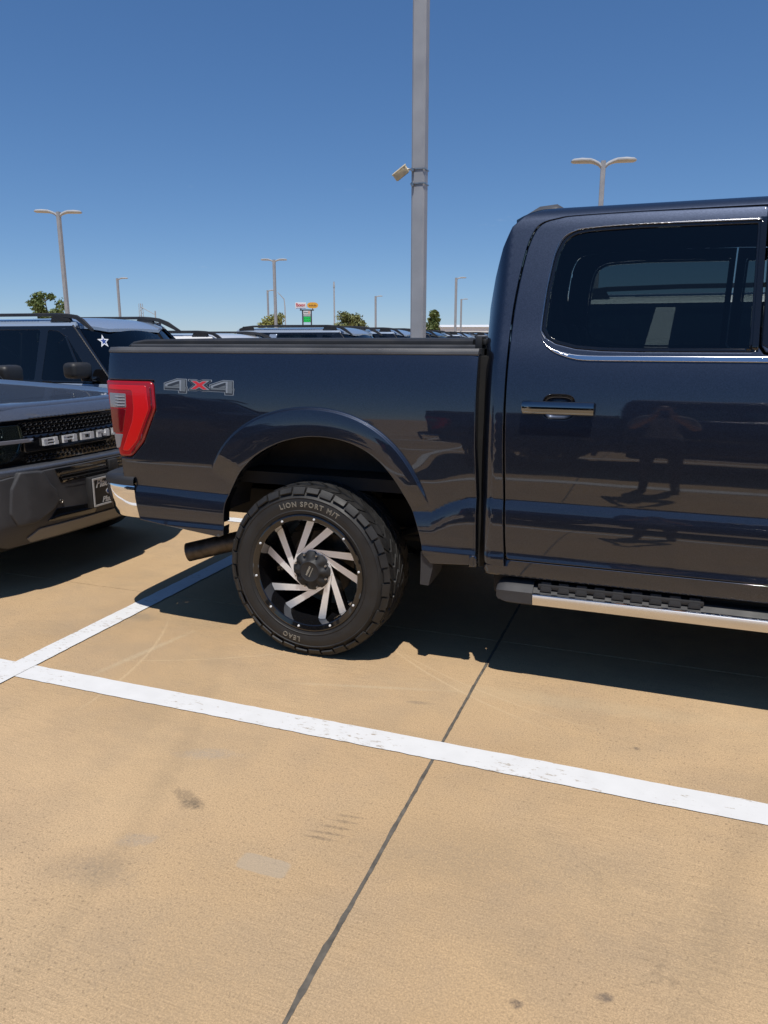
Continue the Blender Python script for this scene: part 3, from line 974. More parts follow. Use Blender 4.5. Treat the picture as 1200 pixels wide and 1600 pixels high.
for k in (-0.016, -0.0105, -0.0085, -0.006, -0.003, -0.0005, 0.0015, 0.006):
    rr_ = np.interp(aa_, QAd, QRd) + k
    bed_rows.append(np.stack([ARC_C[0] + rr_ * np.cos(aa_), ARC_C[1] + rr_ * np.sin(aa_)], 1))
near.append(panel('bed_side', bed_out, ybed, M_navy, truck, step=0.02, estep=0.012, r=0.005, thick=0.05, rows=bed_rows))
xd_ = np.arange(-0.70, 1.45, 0.025)
door_rows = [np.stack([xd_, 0 * xd_ + k], 1) for k in (0.600, 0.606, 0.612, 0.817, 0.826, 0.831, 0.834, 0.837, 0.841, 0.850, 1.415, 1.43)]
# small raised bracket at the lower front corner of the bed
near.append(panel('bed_corner_bracket', [(-0.747, 0.523), (-0.712, 0.525), (-0.715, 0.575), (-0.745, 0.578)], lambda x, z: ybed(x, z) - 0.006, M_navy, truck, step=0.02, r=0.004, thick=0.03))

# --- tail lamp
def ylamp(x, z):
    return ybed0(x, z) + REARK * np.clip(-2.56 - x, 0, None) ** 2 - 0.004


M_ribs = simple('lens_ribs', (0.33, 0.34, 0.37), 0.2)
lamp_o = rounded(LAMP, [0.012, 0.03, 0.02, 0.02, 0.02, 0.015])
lamp = panel('tail_lamp', lamp_o, ylamp, M_red, truck, step=0.02, r=0.010, thick=0.05)
bez = panel('lamp_bezel', rounded([(-2.677, 1.300), (-2.364, 1.300), (-2.353, 1.16), (-2.437, 0.99), (-2.520, 0.908), (-2.600, 0.908)], [0.004, 0.03, 0.02, 0.02, 0.02, 0.012]),
            lambda x, z: ylamp(x, z) + 0.012, M_gloss, lamp, step=0.03, r=0.003, thick=0.05)
panel('reversing_lens', rounded([(-2.645, 1.236), (-2.535, 1.234), (-2.533, 1.165), (-2.640, 1.163)], 0.006), lambda x, z: ylamp(x, z) - 0.0015, M_lens_clear, lamp, step=0.02, r=0.002, thick=0.004)
for k in range(4):
    z0 = 1.172 + 0.015 * k
    panel('lens_rib', [(-2.600, z0), (-2.540, z0), (-2.540, z0 + 0.005), (-2.600, z0 + 0.005)], lambda x, z: ylamp(x, z) - 0.004, M_ribs, lamp, step=0.02, r=0.001, thick=0.004)
panel('brake_lens', rounded([(-2.640, 1.158), (-2.535, 1.158), (-2.562, 1.040), (-2.628, 1.036)], 0.008), lambda x, z: ylamp(x, z) - 0.0015, M_reddark, lamp, step=0.02, r=0.002, thick=0.004)
panel('lower_clear_lens', rounded([(-2.622, 1.030), (-2.562, 1.030), (-2.588, 0.962), (-2.612, 0.955)], 0.006), lambda x, z: ylamp(x, z) - 0.0015, M_lens_clear, lamp, step=0.02, r=0.002, thick=0.004)
lg = [(-2.650, 1.277), (-2.412, 1.276), (-2.397, 1.160), (-2.478, 1.000), (-2.535, 0.945), (-2.575, 0.945), (-2.500, 1.10), (-2.490, 1.165), (-2.497, 1.250), (-2.650, 1.252)]
M_redhi = simple('bright_red_light_guide', (0.62, 0.004, 0.004), 0.3, coat=0.5)
panel('light_guide', rounded(lg, 0.012, 3), lambda x, z: ylamp(x, z) - 0.002, M_redhi, lamp, step=0.02, r=0.004, thick=0.006)
panel('light_guide_edge', rounded([(-2.390, 1.270), (-2.381, 1.262), (-2.373, 1.162), (-2.452, 1.005), (-2.515, 0.932), (-2.522, 0.938), (-2.462, 1.005), (-2.383, 1.165)], 0.004, 2), lambda x, z: ylamp(x, z) - 0.003, M_reddark, lamp, step=0.02, r=0.001, thick=0.004)
near.append(lamp)

# --- 4x4 decal
def dz(u, v):
    return (-2.308 + (u - 95) / 1015.0 * 0.402, 1.313 - (v - 115) * 0.000285)


decal = empty('badge_decal', ORG[0]); decal.parent = truck; decal.location = (0, 0, 0)


def dec(name, pts, mat, lift):
    return panel(name, [dz(*p) for p in pts], lambda x, z: ybed(x, z) - lift, mat, decal, step=0.02, r=0, thick=0)


def four(du, dv):
    sh = lambda L: [(u + du, v + dv) for u, v in L]
    dec('numeral_outline', sh([(95, 190), (285, 112), (430, 118), (432, 238), (442, 250), (432, 362), (308, 360), (305, 314), (95, 308)]), M_decal_lt, 0.0010)
    dec('numeral_ground', sh([(105, 196), (287, 121), (421, 127), (423, 240), (432, 252), (422, 352), (317, 350), (314, 305), (105, 299)]), M_decal_dk, 0.0016)
    dec('numeral_arm', sh([(116, 208), (290, 134), (350, 132), (350, 152), (300, 158), (150, 222), (150, 245), (116, 245)]), M_decal_lt, 0.0022)
    dec('numeral_bar', sh([(116, 243), (325, 246), (325, 276), (116, 272)]), M_decal_md, 0.0024)
    dec('numeral_inner', sh([(215, 240), (318, 198), (318, 241)]), M_decal_md, 0.0022)
    dec('numeral_edge', sh([(324, 140), (352, 136), (352, 325), (328, 323)]), M_decal_lt, 0.0028)
    dec('numeral_stem', sh([(353, 130), (412, 132), (412, 245), (424, 256), (412, 330), (353, 326)]), M_decal_md, 0.0026)


four(0, 0); four(658, 12)
X0 = [(445, 120), (575, 122), (605, 145), (650, 122), (785, 122), (788, 150), (712, 212), (785, 285), (782, 318), (655, 325), (612, 300), (575, 318), (445, 318), (447, 290), (525, 215), (447, 148)]
def shrink(P, k, c=(615, 215)): return [(c[0] + (u - c[0]) * k, c[1] + (v - c[1]) * k) for u, v in P]
dec('cross_outline', X0, M_decal_lt, 0.0010)
dec('cross_ground', shrink(X0, 0.93), M_decal_dk, 0.0016)
X1 = [(478, 142), (570, 140), (612, 172), (660, 140), (755, 140), (668, 214), (760, 294), (664, 294), (610, 258), (560, 292), (470, 290), (560, 212)]
dec('cross_edge', X1, M_decal_lt, 0.0022)
X2 = [(505, 152), (566, 150), (612, 186), (660, 152), (715, 152), (648, 214), (722, 284), (668, 284), (610, 242), (556, 282), (498, 280), (578, 212)]
dec('cross', X2, M_decal_red, 0.0028)

# --- bed rail cap, tonneau, tailgate
def railcap():
    _yt = float(yside(1.437))
    sec = [(_yt, 1.433), (_yt - .004, 1.438), (_yt - .003, 1.447), (_yt + .003, 1.450), (_yt + .004, 1.453), (_yt + .012, 1.461), (3.262, 1.461), (3.262, 1.42), (3.21, 1.425)]
    loops = []
    for x, sc in ((-2.664, .4), (-2.662, 1), (-1.6, 1), (-0.745, 1), (-0.738, .4)):
        loops.append([(x, 3.2 + (y - 3.2) + (REARK * max(0, -2.56 - x) ** 2), 1.43 + (z - 1.43) * (1 if sc == 1 else .7)) for y, z in sec])
    # follow the curve at the rear corner
    full = []
    for x in list(np.linspace(-2.668, -2.50, 8)) + [-2.2, -1.8, -1.4, -1.0, -0.745]:
        full.append([(x, y + REARK * max(0, -2.56 - x) ** 2, z) for y, z in sec])
    mb = MB(); mb.loft(full)
    return mb


near.append(railcap().build('bed_rail_cap', M_capgrey, truck, 35))
mb = MB()
sec = [(3.275, 1.455), (3.270, 1.470), (3.272, 1.492), (3.285, 1.500), (YC, 1.508)]
secs = sec + [(2 * YC - y, z) for y, z in sec[::-1][1:]]
loops = []
for x, dzz in ((-2.625, -0.026), (-2.60, -0.012), (-2.53, -0.002), (-2.48, 0), (-1.8, 0), (-1.2, 0), (-0.80, 0)):
    loops.append([(x, y, z + (dzz if z > 1.46 else 0)) for y, z in secs])
mb.loft(loops)
ton = mb.build('tonneau_cover', M_plastic, truck, 40)
mb = MB()
mb.bbox(-2.60, -0.785, 3.258, 3.276, 1.459, 1.476, 0.003)
near.append(mb.build('tonneau_rail', M_capgrey, truck, 40))
mb = MB()
mb.bbox(-0.785, -0.755, 3.255, 3.33, 1.459, 1.512, 0.004)
mb.bbox(-0.755, -0.738, 3.27, 3.36, 1.475, 1.500, 0.004)
near.append(mb.build('tonneau_clamp', M_plastic, truck, 40))
tg = panel('tailgate', rounded([(3.235, 0.81), (2 * YC - 3.235, 0.81), (2 * YC - 3.235, 1.435), (3.235, 1.435)], 0.02), lambda y, z: -2.668 - 0.02 * np.cos((y - YC) * 1.2) + 0.02 * np.clip((1.15 - z), 0, 1) + 0 * y, M_navy, truck, axes='yz', out=-1, step=0.05, r=0.008, thick=0.05)
mb = MB(); mb.bbox(-2.695, -2.60, 3.24, 2 * YC - 3.24, 1.436, 1.462, 0.01, 3)
mb.build('tailgate_spoiler', M_plastic, truck, 40)
mb = MB(); mb.bbox(-2.70, -2.685, YC - 0.13, YC + 0.13, 1.28, 1.34, 0.006)
mb.build('tailgate_handle', M_plastic, tg, 40)
mb = MB()
mb.box(-2.60, -0.77, 3.23, 2 * YC - 3.23, 0.80, 0.86)
mb.box(-0.80, -0.77, 3.2, 2 * YC - 3.2, 0.60, 1.40)
mb.box(-0.768, -0.700, 3.19, 2 * YC - 3.19, 0.50, 1.43)  # added box in the bed-cab gap, stops sun reaching the ground
mb.build('bed_floor_gap_block', M_dark, truck)

# --- rear bumper: chrome shell wrapping the corner, black step pad
def bumper(secz, name, mat, x_in=0.0):
    path = smooth_line([(-2.515, 3.100), (-2.60, 3.106), (-2.685, 3.126), (-2.735, 3.160), (-2.765, 3.225), (-2.785, 3.38), (-2.795, YC)], 5)
    path = path + [(x, 2 * YC - y) for x, y in path[::-1][1:]]
    n = len(path)
    P = []
    for i, (x, y) in enumerate(path):
        a = np.array(path[max(i - 1, 0)]); b = np.array(path[min(i + 1, n - 1)])
        t = (b - a) / np.linalg.norm(b - a)
        nn = np.array([-t[1], t[0]])
        if i < n // 2 and nn[1] > 0.3: nn = -nn
        nn = np.array([-abs(t[1]), (-1 if y < YC else 1) * abs(t[0])])
        P.append([(x + nn[0] * o, y + nn[1] * o, z) for o, z in secz])
    mb = MB(); mb.grid(P)
    return mb.build(name, mat, truck, 50)


bumper([(-0.03, 0.792), (-0.010, 0.790), (0.002, 0.775), (0.006, 0.74), (0.000, 0.69), (-0.012, 0.64), (-0.028, 0.600), (-0.036, 0.588), (-0.05, 0.586)], 'bumper_shell', M_chrome)
bumper([(-0.14, 0.80), (-0.05, 0.812), (-0.012, 0.814), (0.004, 0.806), (0.010, 0.793), (0.010, 0.768), (0.002, 0.764)], 'bumper_step_pad', M_plastic)
mb = MB(); mb.bbox(-2.72, -2.45, 3.25, 2 * YC - 3.25, 0.62, 0.76, 0.02); mb.bbox(-2.78, -2.5, YC - .05, YC + .05, .5, .6, .008)
mb.build('hitch_receiver', M_dark, truck, 40)

# --- cab: corner panel with roof rail and windscreen pillar
seam = [(-0.589, 0.535), (-0.603, 0.779), (-0.615, 1.054), (-0.619, 1.213), (-0.620, 1.422), (-0.616, 1.631), (-0.596, 1.816), (-0.574, 1.915), (-0.538, 1.970), (-0.470, 1.990), (-0.403, 1.998), (-0.15, 2.002)]
seam = smooth_line(seam, 4)
cab_out = [(-0.682, 0.549)] + [(x - 0.003, z) for x, z in seam] + [(0.318, 2.001), (0.62, 1.992), (0.80, 1.968), (0.90, 1.925), (1.45, 1.478), (1.56, 1.46), (1.02, 1.925), (0.90, 1.995), (0.72, 2.032), (0.318, 2.042), (-0.45, 2.042), (-0.54, 2.036), (-0.610, 2.012), (-0.660, 1.965), (-0.695, 1.88), (-0.722, 1.76), (-0.738, 1.63), (-0.730, 1.46), (-0.712, 1.26), (-0.705, 0.83)]
near.append(panel('cab_side', cab_out, ycab, M_navy, truck, step=0.02, estep=0.012, r=0.004, thick=0.02, rows=door_rows))


def wside(x, z): return ycab(x, z)


# --- rear door with window opening and handle cup
win = [(-0.491, 1.577), (-0.490, 1.535), (-0.470, 1.505), (-0.430, 1.482), (-0.350, 1.462), (-0.25, 1.454), (-0.102, 1.451), (0.300, 1.452), (0.300, 1.945), (-0.145, 1.949), (-0.33, 1.944), (-0.397, 1.935), (-0.440, 1.906), (-0.466, 1.845), (-0.484, 1.707)]
win_s = rounded(win, [0, 0, 0, 0, 0, 0, 0, 0.012, 0.02, 0, 0.03, 0.03, 0.03, 0.03, 0])
door_l = [(x + 0.004, z) for x, z in seam]
door_out = [(-0.583, 0.577)] + [p for p in door_l if p[1] > 0.60] + [(0.318, 1.997), (0.318, 1.47), (0.335, 1.445), (0.40, 1.43), (0.435, 1.40), (0.445, 1.0), (0.450, 0.577)]


def oval(cx, cz, rx, rz, n=28, p=2.6):
    out = []
    for k in range(n):
        a = 2 * math.pi * k / n
        c, s_ = math.cos(a), math.sin(a)
        out.append((cx + rx * math.copysign(abs(c) ** (2 / p), c), cz + rz * math.copysign(abs(s_) ** (2 / p), s_)))
    return out


def make_handle(door, cx):
    cup = oval(cx, 1.231, 0.061, 0.047, p=3.4)
    def bowl(x, z):
        q = np.abs((x - cx) / 0.064) ** 3.4 + np.abs((z - 1.231) / 0.050) ** 3.4
        return ycab(x, z) + 0.001 + 0.022 * np.clip(1 - q * q, 0, 1)
    panel('handle_cup', cup, bowl, M_navy, door, step=0.008, r=0, thick=0)
    mb = MB()
    # bar following the surface, rounded section
    xs = [cx - 0.143, cx - 0.139, cx - 0.10, cx, cx + 0.09, cx + 0.128, cx + 0.141, cx + 0.143]
    loops = []
    for i, x in enumerate(xs):
        e = 0.82 if i in (0, len(xs) - 1) else 1.0
        y0 = float(ycab(x, 1.231))
        loops.append([(x, y0 - 0.030 + yy * e, 1.231 + zz * e) for yy, zz in [(-.006, -.0255), (-.012, -.019), (-.015, -.004), (-.014, .013), (-.009, .022), (.0, .0255), (.012, .022), (.012, -.023)]])
    mb.loft(loops)
    mb.build('door_handle', M_handle, door, 40)
    for s_ in (-0.122, 0.122):
        y0 = float(ycab(cx + s_, 1.231))
        mb = MB()
        mb.bbox(cx + s_ - 0.018, cx + s_ + 0.018, y0 - 0.026, y0 + 0.005, 1.213, 1.249, 0.005)
        mb.build('handle_mount', M_gloss, door, 40)
    return cup


M_handle = simple('smoked_chrome', (0.20, 0.21, 0.225), 0.07, metal=1.0)
CUP_R = oval(-0.398, 1.231, 0.063, 0.049, p=3.4)
door_r = panel('rear_door', door_out, ycab, M_navy, truck, step=0.02, estep=0.012, r=0.0045, thick=0.03, rows=door_rows, holes=[win_s, CUP_R])
make_handle(door_r, -0.398)
near.append(door_r)


def offset_poly(P, d):
    P = np.asarray(P, float)
    t = np.roll(P, -1, 0) - np.roll(P, 1, 0)
    t /= np.maximum(np.linalg.norm(t, axis=1), 1e-9)[:, None]
    a = 0.5 * np.sum(P[:, 0] * np.roll(P[:, 1], -1) - np.roll(P[:, 0], -1) * P[:, 1])
    n = np.stack([t[:, 1], -t[:, 0]], 1) * (1 if a > 0 else -1)
    return P + n * d


wr_ = resample(win_s, 0.02)
frame_in = offset_poly(wr_, -0.014)
panel('window_seal', offset_poly(wr_, -0.001), lambda x, z: ycab(x, z) + 0.003, M_gloss, door_r, step=0.03, r=0.003, thick=0.02, holes=[frame_in])
panel('window_glass', offset_poly(wr_, -0.010), lambda x, z: ycab(x, z) + 0.010, M_glass, door_r, step=0.06, r=0, thick=0)
# bright surround: thin along the top and rear, broad along the belt
tr = smooth_line([(0.302, 1.950), (-0.145, 1.954), (-0.33, 1.949), (-0.400, 1.940), (-0.446, 1.909), (-0.472, 1.846), (-0.490, 1.707), (-0.497, 1.577), (-0.496, 1.533), (-0.475, 1.500)], 5)
tr_i = [(x + 0.0045 * min(1, max(0, (0.0 - x) / .45)), z - 0.006 * min(1, max(0, (z - 1.90) / .04))) for x, z in tr]
M_trim = simple('dark_satin_trim', (0.36, 0.36, 0.37), 0.22, metal=1.0)
panel('window_trim', tr + tr_i[::-1], lambda x, z: ycab(x, z) - 0.003, M_trim, door_r, step=0.03, r=0.0015, thick=0.012)
belt = [(-0.492, 1.508), (-0.468, 1.480), (-0.43, 1.459), (-0.35, 1.440), (-0.25, 1.436), (0.405, 1.437), (0.430, 1.416), (-0.25, 1.416), (-0.34, 1.420), (-0.42, 1.443), (-0.465, 1.470)]
belt = smooth_line(belt[:5], 4) + belt[5:7] + smooth_line(belt[7:], 4)
panel('belt_moulding', belt, lambda x, z: ycab(x, z) - 0.006, M_satin, door_r, step=0.03, r=0.003, thick=0.012)

# --- front door
fd_out = [(0.458, 0.577), (0.453, 1.0), (0.443, 1.403), (0.406, 1.438), (0.341, 1.453), (0.326, 1.475), (0.326, 1.997), (0.60, 1.988), (0.785, 1.960), (0.885, 1.918), (1.43, 1.478), (1.43, 0.577)]
fwin = rounded([(0.372, 1.452), (0.372, 1.943), (0.60, 1.938), (0.76, 1.915), (0.845, 1.872), (1.35, 1.462), (1.30, 1.452)], [0.01, 0.02, 0, 0.03, 0.03, 0.02, 0.01])
CUP_F = oval(0.665, 1.231, 0.063, 0.049, p=3.4)
door_f = panel('front_door', fd_out, ycab, M_navy, truck, step=0.025, estep=0.015, r=0.0045, thick=0.03, rows=door_rows, holes=[fwin, CUP_F])
make_handle(door_f, 0.665)
near.append(door_f)
fw = resample(fwin, 0.03)
panel('window_seal', offset_poly(fw, -0.001), lambda x, z: ycab(x, z) + 0.003, M_gloss, door_f, step=0.03, r=0.003, thick=0.02, holes=[offset_poly(fw, -0.014)])
panel('window_glass', offset_poly(fw, -0.010), lambda x, z: ycab(x, z) + 0.010, M_glass, door_f, step=0.06, r=0, thick=0)
tr = [(0.326, 1.951), (0.60, 1.944), (0.77, 1.920), (0.858, 1.874), (0.852, 1.868), (0.765, 1.912), (0.60, 1.936), (0.326, 1.942)]
panel('window_trim', tr, lambda x, z: ycab(x, z) - 0.003, M_satin, door_f, step=0.03, r=0.0015, thick=0.012)
panel('belt_moulding', [(0.415, 1.437), (1.38, 1.437), (1.38, 1.416), (0.44, 1.416)], lambda x, z: ycab(x, z) - 0.006, M_satin, door_f, step=0.03, r=0.003, thick=0.012)
panel('pillar_applique', [(0.294, 1.455), (0.316, 1.455), (0.316, 1.955), (0.294, 1.956)], lambda x, z: ycab(x, z) - 0.004, M_gloss, door_r, step=0.03, r=0.003, thick=0.012)
panel('pillar_applique', [(0.328, 1.48), (0.366, 1.46), (0.366, 1.955), (0.328, 1.957)], lambda x, z: ycab(x, z) - 0.004, M_gloss, door_f, step=0.03, r=0.003, thick=0.012)
mb = MB()
Mm = Matrix.Translation((1.22, 3.02, 1.50)) @ Matrix.Rotation(R(12), 4, 'Z')
mb.bbox(-0.07, 0.07, -0.13, 0.13, -0.10, 0.12, 0.035, 4, Mm)
mb.tube([(1.24, 3.14, 1.45), (1.24, 3.20, 1.43)], 0.03, 8)
mb.build('door_mirror', M_gloss, door_f, 40)

# --- rocker, running board
near.append(panel('rocker_panel', [(-0.684, 0.545), (-0.684, 0.50), (1.50, 0.50), (1.50, 0.573), (-0.588, 0.573), (-0.591, 0.545)], lambda x, z: ycab(x, z) + 0.002, M_navy, truck, step=0.03, r=0.003, thick=0.10))
mb = MB(); mb.bbox(-0.65, 1.5, 3.16, 3.30, 0.40, 0.505, 0.01)
near.append(mb.build('sill', M_dark, truck, 40))
rb = empty('running_board'); rb.parent = truck
SB0, SB1 = -0.467, 1.86
yb0 = 3.085
mb = MB()
sec = [(yb0, 0.405), (yb0 + .004, 0.438), (yb0 + .03, 0.462), (yb0 + .16, 0.468), (yb0 + .18, 0.44), (yb0 + .17, 0.40), (yb0 + .02, 0.385)]
mb.loft([[(x, y, z) for y, z in sec] for x in (SB0, SB1)])
mb.build('board_body', M_plastic, rb, 30)
mb = MB()
sec = [(yb0 - .002, 0.386), (yb0 - .004, 0.391), (yb0 - .009, 0.431), (yb0 - .007, 0.4335), (yb0 + .004, 0.434), (yb0 + .004, 0.384)]
mb.loft([[(x, y, z) for y, z in sec] for x in (SB0 + .005, SB1)])
mb.build('bright_strip', M_satin, rb, 40)
mb = MB()
sec = [(yb0 - .007, 0.4345), (yb0 - .006, 0.438), (yb0 + .000, 0.4395), (yb0 + .000, 0.4345)]
mb.loft([[(x, y, z) for y, z in sec] for x in (SB0 + .005, SB1)])
mb.build('bright_edge', M_chrome, rb, 40)
for c0, c1 in ((-0.445, 0.215), (0.95, 1.60)):
    mb = MB()
    mb.bbox(c0, c1, yb0 + 0.012, yb0 + 0.150, 0.455, 0.478, 0.006)
    n = 9
    for k in range(n):
        x = c0 + 0.035 + k * (c1 - c0 - 0.07) / (n - 1)
        for ya, yb_, hh_ in ((yb0 + 0.006, yb0 + 0.045, .009), (yb0 + 0.085, yb0 + 0.140, .004)):
            sec = [(-0.024, 0), (-0.019, hh_), (0.019, hh_), (0.024, 0)]
            mb.loft([[(x + u, y, (0.4475 if y < yb0 + .01 else 0.477) + v) for u, v in sec] for y in (ya, ya + .014, yb_)])
    mb.build('step_pad', M_plastic, rb, 30)
mb = MB()
loops = []
for x, e in ((-0.622, .55), (-0.612, .8), (-0.58, .97), (-0.54, 1.0), (SB0 + .004, 1.0)):
    sec = [(yb0 - .008, 0.390), (yb0 - .010, 0.440), (yb0 + .006, 0.458), (yb0 + .03, 0.476), (yb0 + .165, 0.482), (yb0 + .185, 0.45), (yb0 + .18, 0.395), (yb0 + .02, 0.376)]
    loops.append([(x, yb0 + .085 + (y - yb0 - .085) * (0.75 + .25 * e), 0.43 + (z - 0.43) * e) for y, z in sec])
mb.loft(loops)
mb.build('end_cap', M_cladding, rb, 35)
for x in (-0.30, 0.42, 1.25):
    mb = MB(); mb.bbox(x, x + 0.08, yb0 + 0.12, 3.36, 0.41, 0.45, 0.006)
    mb.build('bracket', M_dark, rb, 30)
near.append(rb)

# --- front wing, bonnet, grille (outside the frame, seen from a step aside)
FA = [(2.215 + 0.50 * math.cos(a), 0.56 + 0.50 * math.sin(a)) for a in np.linspace(math.pi, 0, 24)]
def ywing(x, z): return ycab(x, z) - 0.02 * np.exp(-((np.hypot(x - 2.215, z - 0.56) - 0.53) / 0.05) ** 2) + 0.9 * np.clip(x - 2.75, 0, None) ** 2
near.append(panel('front_wing', [(1.44, 0.577)] + [(1.715, 0.577)] + FA[1:-1] + [(2.715, 0.577), (3.0, 0.62), (3.0, 1.30), (2.6, 1.36), (1.44, 1.42)], ywing, M_navy, truck, step=0.03, r=0.005, thick=0.04))
yw = float(ycab(np.array([2.2]), np.array([1.36]))[0])
panel('bonnet', rounded([(1.46, yw + .012), (3.02, yw + .08), (3.05, 2 * YC - yw - .08), (1.46, 2 * YC - yw - .012)], 0.04), lambda x, y: 1.44 - 0.03 * np.abs((y - YC) / 0.9) ** 3 - 0.055 * np.clip((x - 1.4) / 1.6, 0, 1) ** 2 + 0.02 * np.exp(-(((np.abs(y - YC) - 0.5) / 0.12) ** 2)), M_navy, truck, axes='xy', out=1, step=0.06, r=0.01, thick=0.03)
fas = panel('grille_panel', rounded([(YC - .78, 0.80), (YC + .78, 0.80), (YC + .80, 1.30), (YC - .80, 1.30)], 0.04), lambda y, z: 3.07 - 0.10 * ((y - YC) / .8) ** 2 + 0 * z, M_gloss, truck, axes='yz', out=1, step=0.06, r=0.01, thick=0.1)
for z in (0.90, 1.05, 1.20):
    mb = MB(); mb.bbox(3.05, 3.10, YC - .62, YC + .62, z - .025, z + .025, .01)
    mb.build('grille_bar', M_chrome, fas, 40)
for s_ in (-1, 1):
    mb = MB(); mb.bbox(2.90, 3.04, YC + s_ * .80 - .12, YC + s_ * .80 + .12, .98, 1.30, .03)
    mb.build('headlight', M_lens_clear, truck, 40)
mb = MB(); mb.bbox(2.85, 3.14, YC - .95, YC + .95, .52, .80, .05, 3)
mb.build('front_bumper', M_chrome, truck, 40)

# --- roof, glass at both ends, inner cabin
yr = float(yside(2.042))
hw = YC - yr
def zroof(x, y):
    t = np.clip(np.abs(y - YC) / hw, 0, 1)
    return 2.042 + 0.032 * (1 - t ** 2.4) - 0.10 * np.clip((x - 0.55) / 0.5, 0, 1) ** 2 - 0.05 * np.clip((-0.52 - x) / 0.16, 0, 1) ** 2
panel('roof', [(-0.66, yr + .01), (0.90, yr + .01), (0.90, 2 * YC - yr - .01), (-0.66, 2 * YC - yr - .01)], zroof, M_navy, truck, axes='xy', out=1, step=0.03, r=0.0, thick=0.02)
def xback(y, z): return -0.70 - 0.018 + 0.035 * np.clip((z - 1.45) / .5, 0, 1) + 0.05 * ((y - YC) / .75) ** 4
bw = rounded([(YC - .60, 1.50), (YC + .60, 1.50), (YC + .55, 1.90), (YC - .55, 1.90)], 0.06)
panel('cab_back', rounded([(3.20, 0.55), (2 * YC - 3.20, 0.55), (2 * YC - 3.22, 1.45), (2 * YC - 3.42, 2.00), (3.42, 2.00), (3.22, 1.45)], 0.03), xback, M_navy, truck, axes='yz', out=-1, step=0.05, r=0.01, thick=0.03, holes=[bw])
panel('back_glass', bw, lambda y, z: xback(y, z) + .008, M_glass, truck, axes='yz', out=-1, step=0.1, r=0, thick=0)
def xws(y, z): return 1.50 - (z - 1.44) * 1.17 - 0.10 * ((y - YC) / .7) ** 2
panel('windshield', [(YC - .85, 1.43), (YC + .85, 1.43), (YC + .62, 2.0), (YC - .62, 2.0)], xws, M_glassc, truck, axes='yz', out=1, step=0.1, r=0, thick=0)
mb = MB()
mb.bbox(-0.69, 1.5, 3.27, 2 * YC - 3.27, 0.50, 0.62, .02)
mb.bbox(1.2, 1.55, 3.27, 2 * YC - 3.27, 0.62, 1.38, .04)
mb.build('cabin_floor', M_cabin, truck, 40)
panel('headliner', [(-0.62, yr + .05), (0.80, yr + .05), (0.80, 2 * YC - yr - .05), (-0.62, 2 * YC - yr - .05)], lambda x, y: zroof(x, y) - .05, M_cabin, truck, axes='xy', out=-1, step=0.15, r=0, thick=0)
for s_ in (-1, 1):
    panel('door_card', [(-0.57, .62), (1.40, .62), (1.40, 1.43), (-0.57, 1.43)], (lambda x, z: ycab(x, z) + .07) if s_ < 0 else (lambda x, z: 2 * YC - ycab(x, z) - .07), M_cabin, truck, step=0.15, r=0, thick=0.02, out=-s_)
for (x, ys_) in ((-0.42, (-.47, 0, .47)), (0.55, (-.42, .42))):
    for yo in ys_:
        mb = MB()
        Mm = Matrix.Translation((x, YC + yo, 1.16)) @ Matrix.Rotation(R(-12), 4, 'Y')
        w_ = .22 if x < 0 else .25
        mb.bbox(-.07, .07, -w_, w_, -.38, .24, .05, 3, Mm)
        mb.bbox(-.05, .05, -.12, .12, .27, .42, .035, 3, Mm)
        mb.bbox(x, x + .5, YC + yo - w_, YC + yo + w_, .70, .86, .05)
        mb.build('seat', M_seat, truck, 45)
mb = MB()
loops = []
for x, hgt, wd in ((-0.735, .012, .10), (-0.70, .045, .16), (-0.62, .056, .17), (-0.54, .045, .16), (-0.48, .012, .10)):
    zb = float(zroof(np.array([max(x, -.66)]), np.array([YC]))[0]) - .02 - max(0, -.66 - x) * .3
    loops.append([(x, YC - .17 + wd * u, zb + (hgt + .02) * v) for u, v in ((-1, 0), (-1, .6), (-.8, 1), (.8, 1), (1, .6), (1, 0))])
mb.loft(loops)
mb.build('high_brake_lamp', M_capgrey, truck, 50)

# --- wheel-house liner, frame, axle, exhaust, mud flap
mb = MB()
prof = []
for a in np.linspace(R(2), R(176), 30):
    r_ = 0.05 + float(np.interp(a, PA, PR))
    prof.append((ARC_C[0] + (r_ - .01) * math.cos(a), ARC_C[1] + (r_ - .03) * math.sin(a)))
ysl = [3.115, 3.16, 3.30, 3.42]
mb.grid([[(x, y, z + (0.02 if y > 3.12 else 0)) for y in ysl] for x, z in prof])
near.append(mb.build('wheel_liner', M_liner, truck, 30))
mb = MB()
mb.box(-2.1, -0.9, 3.42, 3.44, 0.86, 1.2)
near.append(mb.build('bed_inner_wall', M_liner, truck))
mb = MB()
mb.bbox(-2.62, 2.6, 3.56, 3.64, 0.55, 0.70, 0.01)
mb.bbox(-1.9, -1.05, 3.50, 3.56, 0.50, 0.53, 0.008)
mb.tube([(-1.30, 3.60, 0.45), (-1.42, 3.58, 0.95)], 0.035, 10)
mb.tube([(-1.95, 3.53, 0.60), (-1.75, 3.53, 0.52), (-1.475, 3.53, 0.49), (-1.2, 3.53, 0.52), (-0.95, 3.53, 0.62)], 0.03, 8)
near.append(mb.build('frame_rail', M_dark, truck, 40))
mb = MB()
mb.tube([(-1.475, 3.22, .432), (-1.475, 2 * YC - 3.22, .432)], .045, 14)
mb.lathe_y([(0.0, -.16), (.10, -.13), (.15, -.04), (.15, .04), (.10, .13), (0, .16)], (-1.475, YC, .432), 20)
mb.box(-2.5, 2.4, YC - .30, YC + .30, .56, .66)
mb.lathe_y([(.2, -.12), (.38, -.12), (.40, 0), (.38, .12), (.2, .12)], (-2.05, YC, .62), 24)
mb.build('rear_axle', M_dark, truck, 40)
mb = MB()
